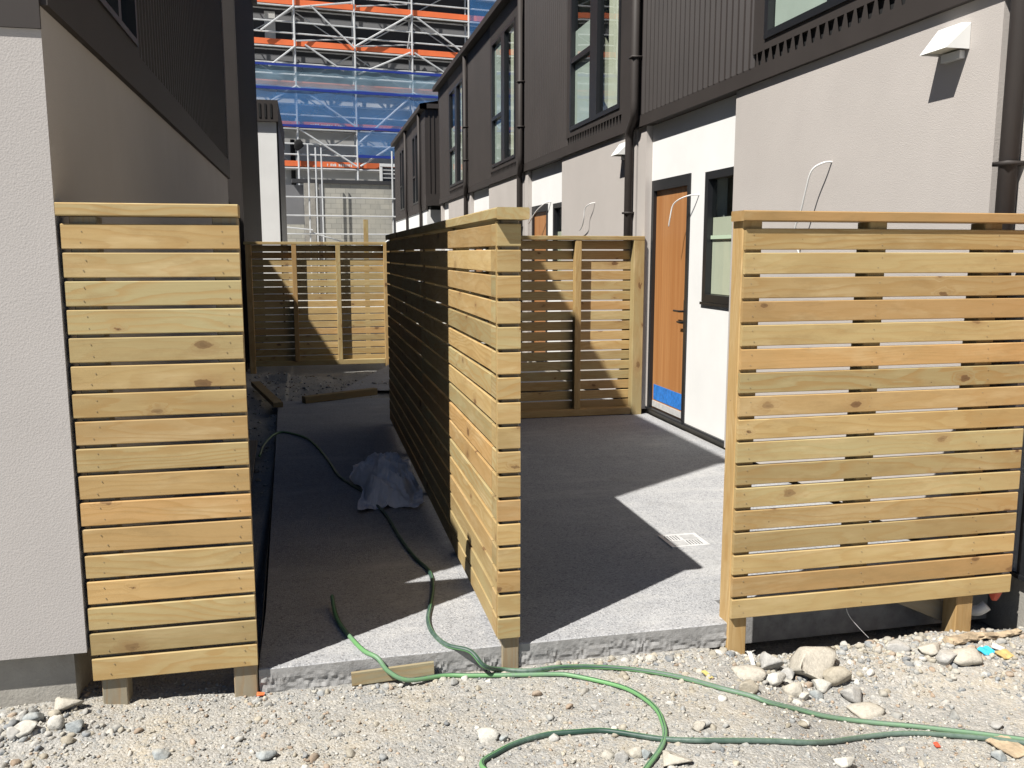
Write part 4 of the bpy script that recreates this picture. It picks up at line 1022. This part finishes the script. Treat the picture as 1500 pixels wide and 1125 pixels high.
scrap('white_wrapper', 1462, 952, .06, .05, 'paper', 'white wrapper scrap beside the blue wrapper', 'wrapper', .8)
scrap('wood_chip', 1472, 962, .075, .05, 'card', 'flat tan wood chip right of the blue wrapper', 'wood chip', .2)
scrap('wood_chip', 1176, 990, .05, .02, 'orange', 'bright orange chip under the largest cream boulder', 'wood chip', .1)
scrap('white_chip', 1104, 978, .02, .09, 'paper', 'sharp white chip standing right of the fence leg', 'chip', 0, .8)
scrap('leaf', 1036, 992, .022, .055, 'leaf', 'yellow leaf beside the slab corner', 'leaf', .25)
scrap('red_chip', 1372, 1095, .018, .02, 'red', 'small red chip on the gravel below the paired hoses', 'chip')
scrap('yellow_chip', 1478, 1098, .10, .12, 'stone' if False else 'bark', 'buff slab fragment at the lower right corner', 'slab fragment', .2, .05)
scrap('orange_chip', 382, 1021, .028, .02, 'orange', 'orange chip at the foot of the left fence leg by the path', 'chip')
# white waste pipe stub and red offcut by the wall
wp = empty('waste_pipe', (2.93, 3.52, -.1), 'white plastic waste pipe rising behind the braced fence leg', 'pipe')
MB().tube([(3.045, 3.53, -.16), (3.045, 3.53, .30)], .030, 14).build('pipe', 'plastic_white', wp, True)
MB().tube([(3.045, 3.53, -.10), (3.045, 3.53, -.03)], .036, 14).build('collar', 'paper', wp, True)
MB().tube(spline([(3.045, 3.50, -.13), (3.08, 3.46, -.12), (3.11, 3.44, -.09)], 5), .026, 12).build('elbow', 'plastic_white', wp, True)
cable([(3.02, 3.05, -.03), (3.07, 3.15, .0), (3.12, 3.22, .03), (3.2, 3.3, .09)], 'white cable end sticking out of the dirt at the right edge', .008)
p = onground(1480, 915)
mb = MB(); v, f = sv3[6]; mb.add([(3.13+a[0]*.05, 3.42+a[1]*.035, -.01+a[2]*.09) for a in v], [tuple(q_) for q_ in f])
tag(mb.build('red_offcut', 'red', None, False), 'red plastic offcut leaning in the shade at the right edge', 'offcut')
# spall of a thin wire hanging under the right fence
tag(MB().tube(spline([(2.33, 3.42, .0), (2.35, 3.41, -.06), (2.40, 3.40, -.12), (2.45, 3.40, -.17)], 5), .0016, 5).build('wire', 'steel'), 'thin wire dangling under the right fence', 'wire')

# ------------------------------------------------------------------ light
sd = Vector((1.1, .73, -1.75)).normalized()
L = bpy.data.lights.new('sun', 'SUN'); L.energy = 5.0; L.angle = rad(.53); L.color = (1, .965, .91)
so = bpy.data.objects.new('sun', L); col.objects.link(so); so.rotation_euler = sd.to_track_quat('-Z', 'Y').to_euler()
w = bpy.data.worlds.new('World'); sc.world = w; w.use_nodes = True; nt = w.node_tree
sky = nt.nodes.new('ShaderNodeTexSky'); sky.sky_type = 'NISHITA'; sky.sun_disc = False
sky.sun_elevation = math.asin(-sd.z); sky.sun_rotation = math.atan2(-sd.x, -sd.y) % (2*math.pi)
sky.air_density = .5; sky.dust_density = .2; sky.ozone_density = 1.0
bg = nt.nodes['Background']; nt.links.new(sky.outputs[0], bg.inputs[0]); bg.inputs[1].default_value = .05
sc.view_settings.view_transform = 'Standard'; sc.view_settings.look = 'None'; sc.view_settings.exposure = .52; sc.view_settings.gamma = 1
sc.view_settings.use_curve_mapping = False
sc.cycles.max_bounces = 8; sc.cycles.diffuse_bounces = 1; sc.cycles.transparent_max_bounces = 12; sc.cycles.sample_clamp_indirect = 6
sc.cycles.use_denoising = True
